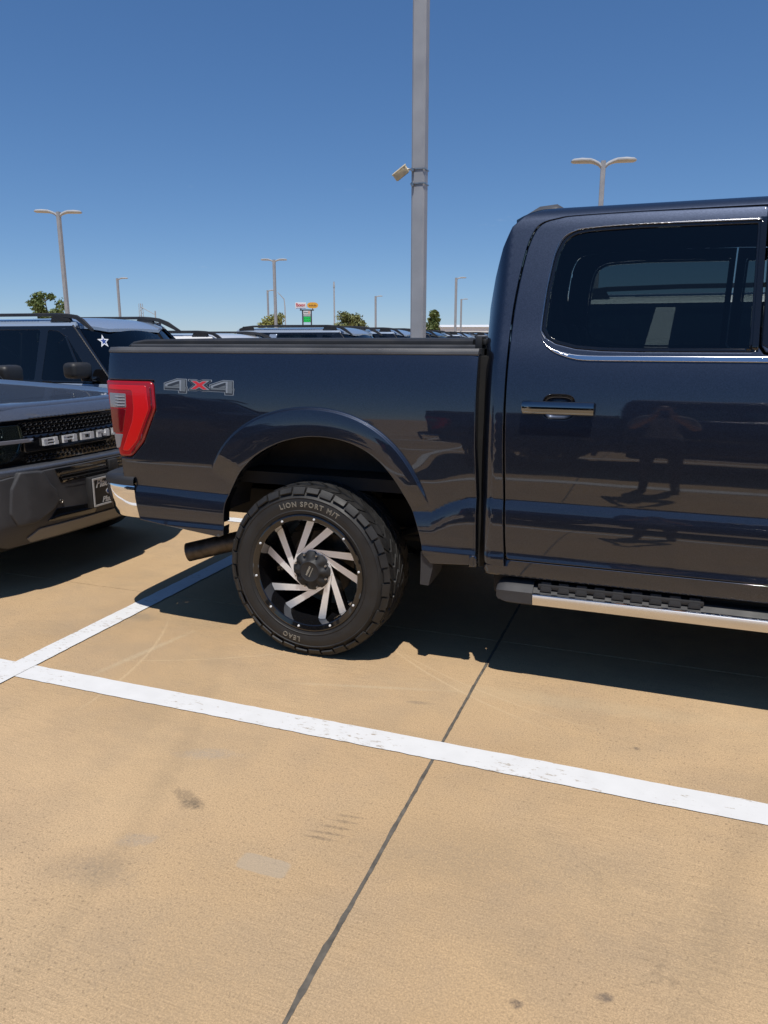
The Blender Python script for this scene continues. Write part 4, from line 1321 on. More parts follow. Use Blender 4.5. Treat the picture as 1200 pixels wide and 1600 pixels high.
p0 = Vector((-2.40, 3.36, 0.352)); p1 = Vector((-1.95, 3.50, 0.47))
d_ = (p1 - p0).normalized()
a_ = d_.cross(Vector((0, 0, 1))).normalized(); b2_ = a_.cross(d_)
loops = []
for t, r_ in ((0, .052), (.47, .052)):
    loops.append([p0 + d_ * t + r_ * (math.cos(k * math.pi / 12) * a_ + math.sin(k * math.pi / 12) * b2_) for k in range(24)])
for t, r_ in ((0.35, .046), (0.0, .046)):
    loops.insert(0, [p0 + d_ * t + r_ * (math.cos(k * math.pi / 12) * a_ + math.sin(k * math.pi / 12) * b2_) for k in range(24)])
mb.loft(loops)
mb.tube([p1, (-1.5, 3.62, .62), (-.8, 3.75, .56), (1.4, 3.75, .5)], .035, 10)
mb.build('exhaust_pipe', M_exhaust, truck, 40)
fl = MB()
fl.loft([[(x, y, z) for x, y in ((-.972, 3.10), (-.915, 3.098), (-.912, 3.13), (-.925, 3.36), (-.972, 3.36))] for z in (0.57, 0.50)] + [[(x - .004, y, .412) for x, y in ((-.972, 3.105), (-.93, 3.10), (-.928, 3.13), (-.94, 3.34), (-.972, 3.34))]])
near.append(fl.build('mud_flap', M_cladding, truck, 30))

mirror_y(near, truck)


# --- wheels
def make_wheel(parent, RT=0.432):
    """wheel lying with its axis along Y, outer face towards -Y, centred on the origin"""
    wh = empty('wheel'); wh.parent = parent
    sv = ORG[0]; ORG[0] = Vector((0, 0, 0))
    half = [(.278, -.128), (.286, -.146), (.298, -.153), (.308, -.156), (.311, -.159), (.315, -.156), (.335, -.160), (.35, -.160), (.370, -.156), (.374, -.159), (.380, -.152), (.392, -.143), (.404, -.130), (.412, -.112), (.4185, -.06), (.4195, 0)]
    prof = half + [(r_, -y) for r_, y in half[::-1][1:]]
    mb = MB(); mb.lathe_y(prof, n=96)
    mb.build('tyre', M_rubber, wh, 28)
    mb = MB()
    rs_ = np.random.RandomState(5)
    N = 36
    def block(a0, a1, y0, y1, r0, r1, sk, yb0_=None, taper=.9):
        V = []
        for r_, tp in ((r0, 1), (r1, taper)):
            for (a, y) in ((a0, y0), (a1, y0), (a1, y1), (a0, y1)):
                ac = (a0 + a1) / 2; yc = (y0 + y1) / 2
                aa = ac + (a - ac) * tp + sk * (y - yc) / .06; yy = yc + (y - yc) * tp
                V.append((r_ * math.cos(aa), yy, r_ * math.sin(aa)))
        mb.add(V, [(0, 1, 5, 4), (1, 2, 6, 5), (2, 3, 7, 6), (3, 0, 4, 7), (4, 5, 6, 7)])
    p = 2 * math.pi / N
    for k in range(N):
        a = k * p
        for s_ in (-1, 1):
            o = 0 if s_ < 0 else .5 * p
            # shoulder lugs, alternately long and short, reaching down the sidewall
            e = .020 if k % 2 else .0
            y0, y1 = sorted((s_ * (.138 - e * .3), s_ * .088))
            block(a + o, a + o + p * .90, y0, y1, .400, RT - .006, .10 * s_, taper=.95)
            yo = s_ * .1605
            r0 = .388 if k % 2 else .396
            V = []
            for r_, yy in ((r0, s_ * .150), (r0 + .006, s_ * .1555), (.406, s_ * .1495), (RT - .008, s_ * .136)):
                for aa in (a + o + p * .03, a + o + p * .88):
                    V.append((r_ * math.cos(aa), yy, r_ * math.sin(aa)))
            for r_ in (r0, .412):
                for aa in (a + o + p * .03, a + o + p * .88):
                    V.append((r_ * math.cos(aa), s_ * .140, r_ * math.sin(aa)))
            mb.add(V, [(0, 1, 3, 2), (2, 3, 5, 4), (4, 5, 7, 6), (0, 2, 4, 8), (1, 9, 5, 3), (4, 6, 10, 8), (5, 9, 11, 7)])
            y0, y1 = sorted((s_ * .083, s_ * .036))
            block(a + o + .35 * p, a + o + p * 1.17, y0, y1, .412, RT, -.16 * s_)
        block(a + .1 * p, a + p * .94, -.031, .031, .412, RT, .22)
    tag(mb.build('tread_blocks', M_rubber, wh, 28), kind='stuff')
    for body, size, r0, ac, sp in (('LION SPORT M/T', 0.034, 0.332, 112, 1.28), ('LEAO', 0.034, 0.332, 263, 1.25)):
        Vt, Ft = text_mesh(body, size, outline=0.0008, spacing=sp)
        out = []
        for x, y, z in Vt:
            aa = R(ac) - x / (r0 + .012)
            r_ = r0 + y
            out.append((r_ * math.cos(aa), -.1607 - z * .6, r_ * math.sin(aa)))
        tag(mk('raised_lettering', out, Ft, M_tyreletter, wh), kind='stuff')
    # rim
    mb = MB()
    mb.lathe_y([(.28, -.13), (.293, -.148), (.293, -.156), (.287, -.158), (.267, -.153), (.263, -.149), (.260, -.10), (.256, -.055), (.246, -.03), (.238, .02), (.24, .12), (.28, .14)], n=80)
    mb.build('rim', M_gloss, wh, 30)
    for k in range(10):
        mb = MB()
        a = R(k * 36 + 8)
        c = (.277 * math.cos(a), -.156, .277 * math.sin(a))
        mb.lathe_y([(0.0, -.0065), (.004, -.006), (.0058, -.003), (.006, .004)], c, 10)
        mb.build('rim_bolt', M_letter, wh, 40)
    r0s = .093
    for k in range(10):
        spk = MB(); face = MB()
        al = R(145.6 + 72 * (k // 2) + (14 if k % 2 else -14))
        base = np.array([math.cos(al), math.sin(al)]); tdir = np.array([math.sin(al), -math.cos(al)])
        T1 = math.sqrt(.255 ** 2 - r0s ** 2)
        pts = []
        for t, wd, y in ((-.012, .013, -.088), (.05, .0155, -.086), (.13, .0175, -.080), (T1 + .006, .0205, -.072)):
            c = base * r0s + tdir * t
            pts.append((c, wd, y))
        def loopset(off, dep, scale):
            L = []
            for c, wd, y in pts:
                L.append([(*(c + base * wd * scale)[:1], y + off, (c + base * wd * scale)[1]), ((c - base * wd * scale)[0], y + off, (c - base * wd * scale)[1]),
                          ((c - base * wd * scale * .8)[0], y + dep, (c - base * wd * scale * .8)[1]), ((c + base * wd * scale * .8)[0], y + dep, (c + base * wd * scale * .8)[1])])
            return L
        spk.loft(loopset(0, .05, 1.0))
        face.loft(loopset(-.0012, .001, .93))
        spk.build('spoke', M_gloss, wh, 30)
        face.build('machined_face', M_machined, wh, 30)
    spk = MB()
    spk.lathe_y([(.0, -.08), (.10, -.082), (.105, -.06), (.10, .0), (0, .0)], n=40)
    spk.build('wheel_centre', M_gloss, wh, 30)
    mb = MB()
    mb.lathe_y([(.0, .035), (.17, .035), (.17, .05), (0, .05)], n=40)
    mb.build('brake_disc', M_exhaust, wh, 40)
    # hub cap with scalloped skirt and lug nuts
    mb = MB()
    n = 64
    P = []
    for k in range(n):
        a = 2 * math.pi * k / n
        sc = .93 * (1 + .05 * (1 if math.cos(8 * a) > -.1 else -.6))
        lob = .5 + .5 * math.cos(8 * a)
        P.append([(r_ * math.cos(a), y, r_ * math.sin(a)) for r_, y in ((.101 * sc, -.078), (.101 * sc, -.096), (.095 * sc, -.099), (.078, -.098 - .014 * lob), (.062, -.102 - .014 * lob), (.053, -.118), (.049, -.121), (.046, -.119), (.0, -.119))])
    mb.grid(P, True, False)
    cap = mb.build('hub_cap', M_plastic, wh, 40)
    mb = MB()
    for k in range(8):
        a = R(k * 45 + 22.5)
        mb.lathe_y([(0, -.007), (.005, -.006), (.006, .002)], (.086 * math.cos(a), -.104, .086 * math.sin(a)), 8)
    tag(mb.build('cap_screws', M_steel, wh, 40), kind='stuff')
    mb = MB()
    rr_ = np.random.RandomState(11)
    d1 = np.array([math.cos(R(65)), math.sin(R(65))]); d2 = np.array([-d1[1], d1[0]])
    for row, hgt, n_, wd in ((.008, .006, 7, .0075), (-.008, .0025, 11, .0048)):
        for k in range(n_):
            c = d1 * ((k - (n_ - 1) / 2) * wd) + d2 * row
            u = d1 * wd * .32; v = d2 * hgt * rr_.uniform(.7, 1)
            mb.obox((c[0], -.1195, c[1]), (u[0], 0, u[1]), (0, .0008, 0), (v[0], 0, v[1]))
    tag(mb.build('cap_embossing', M_tyreletter, wh), kind='stuff')
    ORG[0] = sv
    return wh


org = np.array(ORG[0])
w0 = make_wheel(truck)
WPOS = [(-1.518, 3.192, 0.421, 0), (2.215, 3.192, .421, 0), (-1.518, 2 * YC - 3.192, .421, math.pi), (2.215, 2 * YC - 3.192, .421, math.pi)]
for i, (x, y, z, rz) in enumerate(WPOS):
    wh = w0 if i == 0 else copy_tree(w0, truck)
    wh.scale = (.978, .978, .978)
    wh.location = (x - org[0], y - org[1], z)
    wh.rotation_euler = (0, R(0 if i == 0 else 33 * i), rz)

# ================================================================== COMPACT SUV (front at x=0, tail at x=-4.39)
ORG[0] = Vector((0, 0, 0))


def fx(y):
    return -0.03 - 0.085 * np.abs(y / 0.8) ** 2.2 - 0.9 * np.clip(np.abs(y) - 0.78, 0, None) ** 1.6


def ysuv(x, z):
    y = 0.935 - 0.05 * np.clip((z - 0.85) / 0.25, 0, None) ** 2 - 0.02 * np.clip((0.6 - z) / 0.3, 0, None) ** 2
    y = y - 0.55 * np.clip(x + 0.55, 0, None) ** 2 - 0.35 * np.clip(-3.9 - x, 0, None) ** 2
    return -y


def yglass(x, z):
    return -(0.900 - 0.30 * (z - 1.08) - 0.35 * np.clip(-3.9 - x, 0, None) ** 2 - 0.05 * np.clip(x + 2.3, 0, None))


def suv_wheel(parent):
    wh = empty('wheel'); wh.parent = parent
    half = [(.23, -.095), (.245, -.112), (.28, -.118), (.32, -.115), (.340, -.102), (.350, -.085), (.355, 0)]
    mb = MB(); mb.lathe_y(half + [(r_, -y) for r_, y in half[::-1][1:]], n=48)
    mb.build('tyre', M_rubber, wh, 30)
    mb = MB(); mb.lathe_y([(.23, -.09), (.238, -.108), (.232, -.110), (.222, -.10), (.215, -.03), (.0, -.03)], n=40)
    mb.build('rim', M_plastic, wh, 30)
    for k in range(5):
        a = R(72 * k + 18)
        c = np.array([math.cos(a), 0, math.sin(a)]); t = np.array([-math.sin(a), 0, math.cos(a)])
        mb = MB()
        mb.loft([[tuple(c * r_ + t * w_ + np.array([0, y, 0])) for w_, y in ((-wd, -.085 - dy), (wd, -.085 - dy), (wd, -.05), (-wd, -.05))] for r_, wd, dy in ((.03, .035, 0), (.12, .028, .008), (.226, .04, .016))])
        mb.build('spoke', M_steel, wh, 30)
    mb = MB(); mb.lathe_y([(0, -.10), (.04, -.098), (.055, -.08), (.055, -.05)], n=24)
    mb.build('hub_cap', M_plastic, wh, 40)
    return wh


def make_suv(P):
    root = empty('compact_suv')
    near = []
    def arc(cx, r_, a0, a1, n=18): return [(cx + r_ * math.cos(R(a)), 0.37 + r_ * math.sin(R(a))) for a in np.linspace(a0, a1, n)]
    S = lambda name, o, f=ysuv, m=P, **k: near.append(panel(name, o, f, m, root, step=k.pop('step', .05), estep=.03, r=k.pop('r', .006), thick=k.pop('thick', .03), **k))
    S('front_wing', [(-0.24, 0.60), (-0.36, 0.55)] + arc(-.87, .455, 22, 158) + [(-1.36, 0.54), (-1.40, 1.075), (-1.0, 1.095), (-0.35, 1.075), (-0.20, 1.02), (-0.205, 0.80)])
    S('front_door', [(-1.368, 0.50), (-2.50, 0.50), (-2.50, 1.075), (-1.408, 1.075)])
    S('rear_door', [(-2.508, 0.50), (-3.06, 0.50), (-3.12, 0.72), (-3.30, 0.86), (-3.45, 1.075), (-2.508, 1.075)])
    S('quarter_panel', [(-3.07, 0.50), (-3.09, 0.53)] + arc(-3.54, .455, 158, 22)[0:] + [(-3.06, 0.54)] if False else [(-3.128, 0.725)] + arc(-3.54, .455, 150, 22)[::1][::-1][::-1] + [(-4.05, 0.55), (-4.36, 0.60), (-4.36, 1.075), (-3.458, 1.075), (-3.308, 0.865)]) if False else None
    q = [(-4.36, 0.60), (-4.05, 0.55)] + arc(-3.54, .455, 158, 25) + [(-3.128, 0.725), (-3.308, 0.865), (-3.458, 1.075), (-4.36, 1.075)]
    S('quarter_panel', q)
    C_ = lambda x, z: ysuv(x, z) - 0.012
    S('front_arch_cladding', arc(-.87, .47, 5, 175) + arc(-.87, .395, 175, 5), C_, M_cladding)
    S('rear_arch_cladding', arc(-3.54, .47, 5, 175) + arc(-3.54, .395, 175, 5), C_, M_cladding)
    S('sill_cladding', [(-1.34, 0.29), (-3.08, 0.29), (-3.06, 0.51), (-1.36, 0.51)], C_, M_cladding)
    S('corner_cladding', [(-0.22, 0.36), (-0.44, 0.33), (-0.41, 0.54), (-0.25, 0.61)], C_, M_cladding)
    # glasshouse
    g_out = [(-1.56, 1.082), (-1.66, 1.13), (-2.16, 1.63), (-4.14, 1.63), (-4.32, 1.082)]
    w1 = rounded([(-1.83, 1.10), (-2.20, 1.50), (-2.32, 1.575), (-2.46, 1.59), (-2.47, 1.10)], 0.03)
    w2 = rounded([(-2.56, 1.10), (-2.56, 1.592), (-3.30, 1.592), (-3.36, 1.10)], 0.03)
    w3 = rounded([(-3.62, 1.10), (-3.50, 1.592), (-4.08, 1.58), (-4.22, 1.10)], 0.03)
    S('glasshouse', g_out, yglass, M_gloss, holes=[w1, w2, w3], r=.003)
    S('rear_pillar', [(-3.59, 1.086), (-3.39, 1.086), (-3.33, 1.60), (-3.47, 1.60)], lambda x, z: yglass(x, z) - .004, P, r=.003)
    for w_ in (w1, w2, w3):
        S('side_window', w_, lambda x, z: yglass(x, z) + .004, M_glassd, r=0, thick=0, step=.1)
    S('window_divider', [(-1.93, 1.09), (-1.965, 1.09), (-2.245, 1.53), (-2.23, 1.545)], lambda x, z: yglass(x, z) - .003, M_gloss, r=.002, thick=.01)
    S('pillar_trim', [(-1.64, 1.115), (-1.655, 1.115), (-2.17, 1.632), (-2.16, 1.64)], lambda x, z: yglass(x, z) - .006, M_plastic, r=.002, thick=.01)
    # roof side band: tilts in towards the top
    def yband(x, z):
        t = np.clip((z - 1.60) / 0.095, 0, 1)
        return yglass(x, 1.60 + 0 * z) + 0.10 * t ** 2.0 + 0.02 * t
    S('roof_side', [(-2.13, 1.615), (-2.28, 1.598), (-4.10, 1.598), (-4.20, 1.62), (-4.16, 1.688), (-2.30, 1.692), (-2.17, 1.668)], yband, P, r=.002)
    # roof rail
    mb = MB()
    loops = []
    for x, z0, z1, w_ in ((-1.93, 1.575, 1.605, .016), (-2.06, 1.640, 1.695, .020), (-2.16, 1.690, 1.735, .022), (-2.28, 1.715, 1.750, .022), (-2.40, 1.725, 1.757, .020), (-3.3, 1.728, 1.760, .020), (-3.85, 1.718, 1.752, .020), (-4.02, 1.690, 1.735, .020), (-4.12, 1.66, 1.70, .016)):
        y = -0.66 - (0.06 if x > -2.0 else 0.03 if x > -2.1 else 0) + 0.0
        loops.append([(x, y - w_, z0), (x, y - w_ * .8, z1 - .006), (x, y, z1), (x, y + w_ * .8, z1 - .006), (x, y + w_, z0)])
    mb.loft(loops)
    near.append(mb.build('roof_rail', M_plastic, root, 40))
    for x in (-2.36, -3.95):
        mb = MB()
        mb.loft([[(x + a * sx, -0.66 + b, z) for a, b in ((-1, -.02), (1, -.02), (1, .02), (-1, .02))] for z, sx in ((1.672, .13), (1.735, .09))])
        near.append(mb.build('rail_foot', M_plastic, root, 40))
    # mirror
    mb = MB()
    Mm = Matrix.Translation((-1.865, -1.035, 1.205)) @ Matrix.Rotation(R(-8), 4, 'Z')
    mb.bbox(-.085, .085, -.125, .11, -.070, .080, .045, 4, Mm)
    near.append(mb.build('door_mirror', M_plastic, root, 50))
    mb = MB(); mb.bbox(-1.89, -1.75, -.99, -.88, 1.105, 1.150, .012)
    near.append(mb.build('mirror_arm', M_gloss, root, 40))
    mirror_y(near, root)
    # bonnet, nose
    def zh(x, y):
        u = np.clip((-x - .17) / 1.3, 0, 1)
        return 1.118 + 0.062 * u ** 0.8 + 0.016 * np.exp(-((np.abs(y) - .60) / .07) ** 2) * np.clip(u * 3, 0, 1) - 0.06 * np.clip((np.abs(y) - .66) / .17, 0, 1) ** 2 - 0.010 * np.clip(1 - (y / .5) ** 2, 0, 1) * np.clip(u * 4, 0, 1) - 0.028 * np.clip((x + .24) / .08, 0, 1) ** 2
    panel('bonnet', rounded([(-.185, -.62), (-.185, .62), (-.30, .835), (-1.46, .86), (-1.52, .70), (-1.56, 0), (-1.52, -.70), (-1.46, -.86), (-.30, -.835)], .04), zh, P, root, axes='xy', out=1, step=.035, r=.012, thick=.03)
    def xnose(y, z): return fx(y) - 0.035 - 0.095 * np.clip((z - 1.03) / .075, 0, 1) ** 1.6
    panel('bonnet_nose', rounded([(-.84, 1.040), (.84, 1.040), (.80, 1.085), (.62, 1.102), (-.62, 1.102), (-.80, 1.085)], .012), xnose, P, root, axes='yz', out=1, step=.03, r=.006, thick=.05)
    panel('grille', rounded([(-.86, .775), (.86, .775), (.86, 1.034), (-.86, 1.034)], .02), lambda y, z: fx(y) - .055 + 0 * z, M_gloss, root, axes='yz', out=1, step=.06, r=.004, thick=.12)
    panel('grille_bar', rounded([(-.56, .848), (.56, .848), (.56, .948), (-.56, .948)], .02), lambda y, z: fx(y) - .030 + 0 * z, M_gloss, root, axes='yz', out=1, step=.05, r=.006, thick=.03)
    mb = MB()
    for z, sh in ((.800, 0), (.824, .5), (.966, 0), (.990, .5), (1.014, 0)):
        for k in range(-15, 16):
            y = (k + sh) * .036
            if abs(y) > .54: continue
            x = float(fx(y)) - .050
            hz = .009
            pts = [(y - .016, z), (y - .010, z + hz), (y + .010, z + hz), (y + .016, z), (y + .010, z - hz), (y - .010, z - hz)]
            inn = [(y + (a - y) * .62, z + (b - z) * .62) for a, b in pts]
            V = [(x + .012, a, b) for a, b in pts] + [(x + .004, a, b) for a, b in inn]
            mb.add(V, [(i, (i + 1) % 6, 6 + (i + 1) % 6, 6 + i) for i in range(6)])
    tag(mb.build('grille_mesh', M_plastic, root), kind='stuff')
    # raised word on the bar, block letters built of strokes
    GL = {'B': [(0, 0, 1, .2), (0, .8, 1, 1), (0, .4, .92, .58), (0, 0, .3, 1), (.72, .0, 1, .5), (.70, .5, .95, 1)],
          'R': [(0, .78, 1, 1), (0, .36, 1, .56), (0, 0, .3, 1), (.72, .4, 1, 1), (.66, 0, 1, .38)],
          'O': [(0, 0, 1, .24), (0, .76, 1, 1), (0, 0, .3, 1), (.70, 0, 1, 1)],
          'N': [(0, 0, .3, 1), (.70, 0, 1, 1), (.26, .5, .52, .92), (.48, .12, .74, .5), (0, .76, .42, 1)],
          'C': [(0, 0, 1, .24), (0, .76, 1, 1), (0, 0, .3, 1), (.72, .6, 1, 1), (.72, 0, 1, .36)]}
    for i, ch in enumerate('BRONCO'):
        mb = MB()
        y0 = -.444 + i * .1465
        wd, hh = .110, .044
        for j, (a, b, c, d) in enumerate(GL[ch]):
            ya, yb_ = y0 + a * wd, y0 + c * wd
            za, zb = .878 + b * hh, .878 + d * hh
            xx = float(fx((ya + yb_) / 2))
            mb.box(xx - .028, xx - .014 + .0004 * j, ya, yb_, za, zb)
        mb.build('grille_letter', M_letter, root)
    for s_ in (-1, 1):
        hl = [(.575, 1.015), (.56, .93), (.60, .845), (.66, .805), (.80, .800), (.86, .86), (.87, .97), (.84, 1.02)]
        hl = [(s_ * a, b) for a, b in hl]
        lens = panel('headlight', rounded(hl, .02), lambda y, z: fx(y) - .028 + 0 * z, M_glassc, root, axes='yz', out=1, step=.04, r=.004, thick=.02)
        panel('lamp_housing', rounded(hl, .02), lambda y, z: fx(y) - .045 + 0 * z, M_lamphouse, lens, axes='yz', out=1, step=.05, r=0, thick=0)
        dr = [(.50, .908), (.86, .912), (.86, .936), (.50, .930)]
        panel('daytime_bar', [(s_ * a, b) for a, b in dr], lambda y, z: fx(y) - .024 + 0 * z, M_lens_clear, lens, axes='yz', out=1, step=.04, r=.003, thick=.02)
        for (yy, zz, rr) in ((.70, .975, .030), (.70, .862, .036)):
            mb = MB()
            mb.grid([[(float(fx(yy)) - .052 + xo, s_ * yy + rr * k2 * math.cos(t), zz + rr * k2 * math.sin(t)) for k2, xo in ((1.15, .0), (1.1, .012), (.95, .014), (.85, .004), (.4, .012), (0, .014))] for t in np.linspace(0, 2 * math.pi, 20, endpoint=False)], True, False)
            mb.build('projector', M_satin, lens, 40)
    # bumper
    panel('bumper_lip', rounded([(-.90, .705), (-.70, .730), (-.45, .742), (.45, .742), (.70, .730), (.90, .705), (.88, .775), (-.88, .775)], .012), lambda y, z: fx(y) + .012 - .05 * np.clip((z - .75) / .03, 0, 1) ** 2, P, root, axes='yz', out=1, step=.03, r=.006, thick=.08)
    def xbump(y, z):
        return fx(y) + .022 - 1.1 * np.clip(.46 - z, 0, None) ** 1.5 - .25 * np.clip(z - .62, 0, None) ** 2
    panel('bumper', rounded([(-.92, .42), (-.72, .300), (.72, .300), (.92, .42), (.92, .705), (.70, .730), (.45, .740), (-.45, .740), (-.70, .730), (-.92, .705)], .02), xbump, M_cladding, root, axes='yz', out=1, step=.035, r=.008, thick=.12)
    for s_ in (-1, 1):
        pod = [(.72, .66), (.665, .752), (.515, .742), (.475, .655), (.435, .610), (.43, .545), (.47, .500), (.60, .44), (.70, .44), (.74, .52)]
        panel('bumper_pod', rounded([(s_ * a, b) for a, b in pod], .010), lambda y, z: xbump(y, z) + .030 - .02 * np.clip((np.abs(y) - .64) / .1, 0, 1), M_cladding, root, axes='yz', out=1, step=.03, r=.010, thick=.06)
        lo = [(.43, .495), (.50, .425), (.12, .405), (.10, .470)]
        panel('lower_intake', rounded([(s_ * a, b) for a, b in lo], .012), lambda y, z: xbump(y, z) + .004, M_gloss, root, axes='yz', out=1, step=.05, r=.002, thick=.01)
        mb = MB(); xx = float(xbump(np.array([.395]), np.array([.533]))[0])
        mb.grid([[(xx + xo, s_ * .395 + rr * math.cos(t), .533 + rr * math.sin(t)) for rr, xo in ((.013, 0), (.012, .006), (.008, .007), (.006, .003), (0, .004))] for t in np.linspace(0, 2 * math.pi, 16, endpoint=False)], True, False)
        mb.build('parking_sensor', M_steel, root, 40)
    panel('upper_intake', rounded([(-.42, .735), (.42, .735), (.385, .645), (-.385, .645)], .012), lambda y, z: xbump(y, z) + .003, M_gloss, root, axes='yz', out=1, step=.05, r=.002, thick=.01)
    for z in (.668, .690, .712):
        mb = MB(); mb.grid([[(float(xbump(np.array([y]), np.array([z]))[0]) + .010, y, z + o) for o in (-.004, .004)] for y in np.linspace(-.38, .38, 17)])
        mb.build('intake_slat', M_plastic, root)
    mb = MB(); mb.bbox(-.02, .012, .02, .10, .650, .730, .008); mb.build('radar_cover', M_plastic, root, 40)
    panel('skid_plate', rounded([(-.55, .395), (-.62, .345), (-.58, .312), (.58, .312), (.62, .345), (.55, .395)], .012), lambda y, z: xbump(y, z) + .010, M_steel_dull, root, axes='yz', out=1, step=.04, r=.006, thick=.03)
    # plate holder
    mb = MB(); mb.bbox(-.02, .030, -.19, .17, .445, .645, .008); mb.build('plate_bracket', M_plastic, root, 40)
    # windscreen, roof, tail
    def xw(y, z): return -1.50 - 1.05 * (z - 1.12) - .14 * (y / .7) ** 2
    panel('windshield', rounded([(-.80, 1.10), (.80, 1.10), (.665, 1.610), (-.665, 1.610)], .03), xw, M_glassd, root, axes='yz', out=1, step=.05, r=0, thick=0)
    panel('windshield_seal', rounded([(-.83, 1.09), (.83, 1.09), (.69, 1.618), (-.69, 1.618)], .03), lambda y, z: xw(y, z) - .006, M_gloss, root, axes='yz', out=1, step=.05, r=.003, thick=.02, holes=[rounded([(-.78, 1.13), (.78, 1.13), (.645, 1.580), (-.645, 1.580)], .03)])
    mb = MB(); mb.bbox(-1.62, -1.45, -.80, .80, 1.06, 1.135, .02); mb.build('cowl', M_plastic, root, 40)
    def zr(x, y): return 1.690 + .030 * (1 - np.clip(np.abs(y) / .70, 0, 1) ** 2.5) - 0.105 * np.clip((x + 2.42) / .42, 0, 1) ** 2 - .03 * np.clip((-3.8 - x) / .35, 0, 1) ** 2 - .10 * np.clip((np.abs(y) - .60) / .1, 0, 1) ** 2 * .3
    panel('roof', rounded([(-1.995, -.40), (-1.995, .40), (-2.13, .668), (-4.15, .668), (-4.15, -.668), (-2.13, -.668)], .04), zr, P, root, axes='xy', out=1, step=.04, r=.006, thick=.03)
    mb = MB(); mb.tube([(-4.0, 0.1, 1.70), (-4.14, 0.1, 1.80)], [.012, .005], 8); mb.build('antenna', M_plastic, root, 40)
    def xt(y, z): return -4.36 + .03 * (np.abs(y) / .8) ** 3 + .32 * np.clip(z - 1.08, 0, None)
    bw_ = rounded([(-.66, 1.12), (.66, 1.12), (.60, 1.58), (-.60, 1.58)], .04)
    panel('tailgate', rounded([(-.82, .52), (.82, .52), (.82, 1.08), (.66, 1.67), (-.66, 1.67), (-.82, 1.08)], .03), xt, P, root, axes='yz', out=-1, step=.06, r=.008, thick=.05, holes=[bw_])
    panel('back_glass', bw_, lambda y, z: xt(y, z) + .006, M_glassd, root, axes='yz', out=-1, step=.1, r=0, thick=0)
    for s_ in (-1, 1):
        mb = MB(); mb.bbox(-4.37, -4.26, s_ * .86 - .07, s_ * .86 + .07, .80, 1.07, .02); mb.build('tail_lamp', M_red, root, 40)
        mb = MB(); mb.bbox(-2.9, -2.75, s_ * .38 - .24, s_ * .38 + .24, .75, 1.30, .05, 3); mb.bbox(-2.89, -2.78, s_ * .38 - .12, s_ * .38 + .12, 1.33, 1.48, .03); mb.build('seat', M_seat, root, 40)
    mb = MB(); mb.bbox(-4.40, -4.22, -.88, .88, .36, .60, .04); mb.build('rear_bumper', M_cladding, root, 40)
    mb = MB(); mb.box(-4.2, -.25, -.74, .74, .26, .40); mb.box(-4.2, -1.4, -.82, .82, .40, .62); mb.box(-3.0, -1.4, -.86, .86, .40, .60); mb.box(-1.4, -.30, -.60, .60, .40, .98); mb.box(-1.9, -1.4, -.80, .80, .62, 1.04)
    mb.build('underbody', M_dark, root)
    w_ = suv_wheel(root)
    for i, (x, y, rz) in enumerate(((-.87, -.825, 0), (-3.54, -.825, 0), (-.87, .825, math.pi), (-3.54, .825, math.pi))):
        c = w_ if i == 0 else copy_tree(w_, root)
        c.location = (x, y, .355); c.rotation_euler = (0, R(20 * i), rz)
    return root


M_lamphouse = simple('lamp_reflector', (0.38, 0.39, 0.41), 0.18, metal=0.8)
M_steel_dull = simple('silver_skid_plastic', (0.16, 0.155, 0.15), 0.5, var=0.1)
suv = make_suv(M_grey)
suv.location = (-3.39, 3.915, 0)
GRP = 'compact SUVs parked nose-in behind the pickup'
tag(suv, 'dark grey compact SUV behind the pickup tail, white block lettering on black grille', 'suv', GRP)


def repaint(root, m):
    for c in children(root):
        for sl in c.material_slots:
            if sl.material == M_grey:
                sl.link = 'OBJECT'; sl.material = m


def put_suv(x, y, m, label, sc=(1, 1, 1), rz=0.0, group=GRP):
    c = copy_tree(suv)
    c.location = (x, y, 0); c.scale = sc; c.rotation_euler = (0, 0, rz)
    repaint(c, m)
    tag(c, label, 'suv', group)
    return c


M_blue2 = paint('light_grey_blue_paint', (0.34, 0.40, 0.49), metal=0.35, rough=0.4, flake=0.06)
# licence plate insert on the first SUV only (added after the copies below)
suv2 = put_suv(-3.38, 6.82, M_blue, 'pale blue grey compact SUV with black mirror and star sticker on its windshield')
put_suv(-3.70, 9.73, M_white, 'white low-roofed SUV just showing past the blue grey one behind the truck bed', (1, 1, .92))
put_suv(-3.05, 12.62, M_blue2, 'light blue grey SUV roof with black rails in front of the fuel price sign', (1, 1, .99))
put_suv(-3.15, 15.60, M_blue, 'pale blue SUV roof behind the light blue grey one, below the round tree', (1, 1, .99))
put_suv(-3.30, 18.55, M_black, 'black SUV roof over the truck bed, left of the square lamp post', (1, 1, .985))
put_suv(-3.3, 21.5, M_blue2, 'blue grey SUV roof peeking over the truck bed next to the lamp post base', (1, 1, .975))
put_suv(-3.2, 24.4, M_grey, 'dark grey SUV roof just right of the square lamp post', (1, 1, .98))
put_suv(-3.2, 27.3, M_black, 'black SUV roof over the truck bed below the slim tree', (1, 1, .98))
put_suv(-3.0, 30.2, M_grey, 'farthest dark SUV roof over the bed, below the white building', (1, 1, .98))
put_suv(3.36, 7.02, M_white, 'white SUV seen only through the tinted cab windows of the pickup', (1.0, 1, 1.085))
put_suv(-3.4, -2.15, M_black, 'black SUV behind the photographer, mirrored in the truck bed side', group='vehicles behind the photographer')
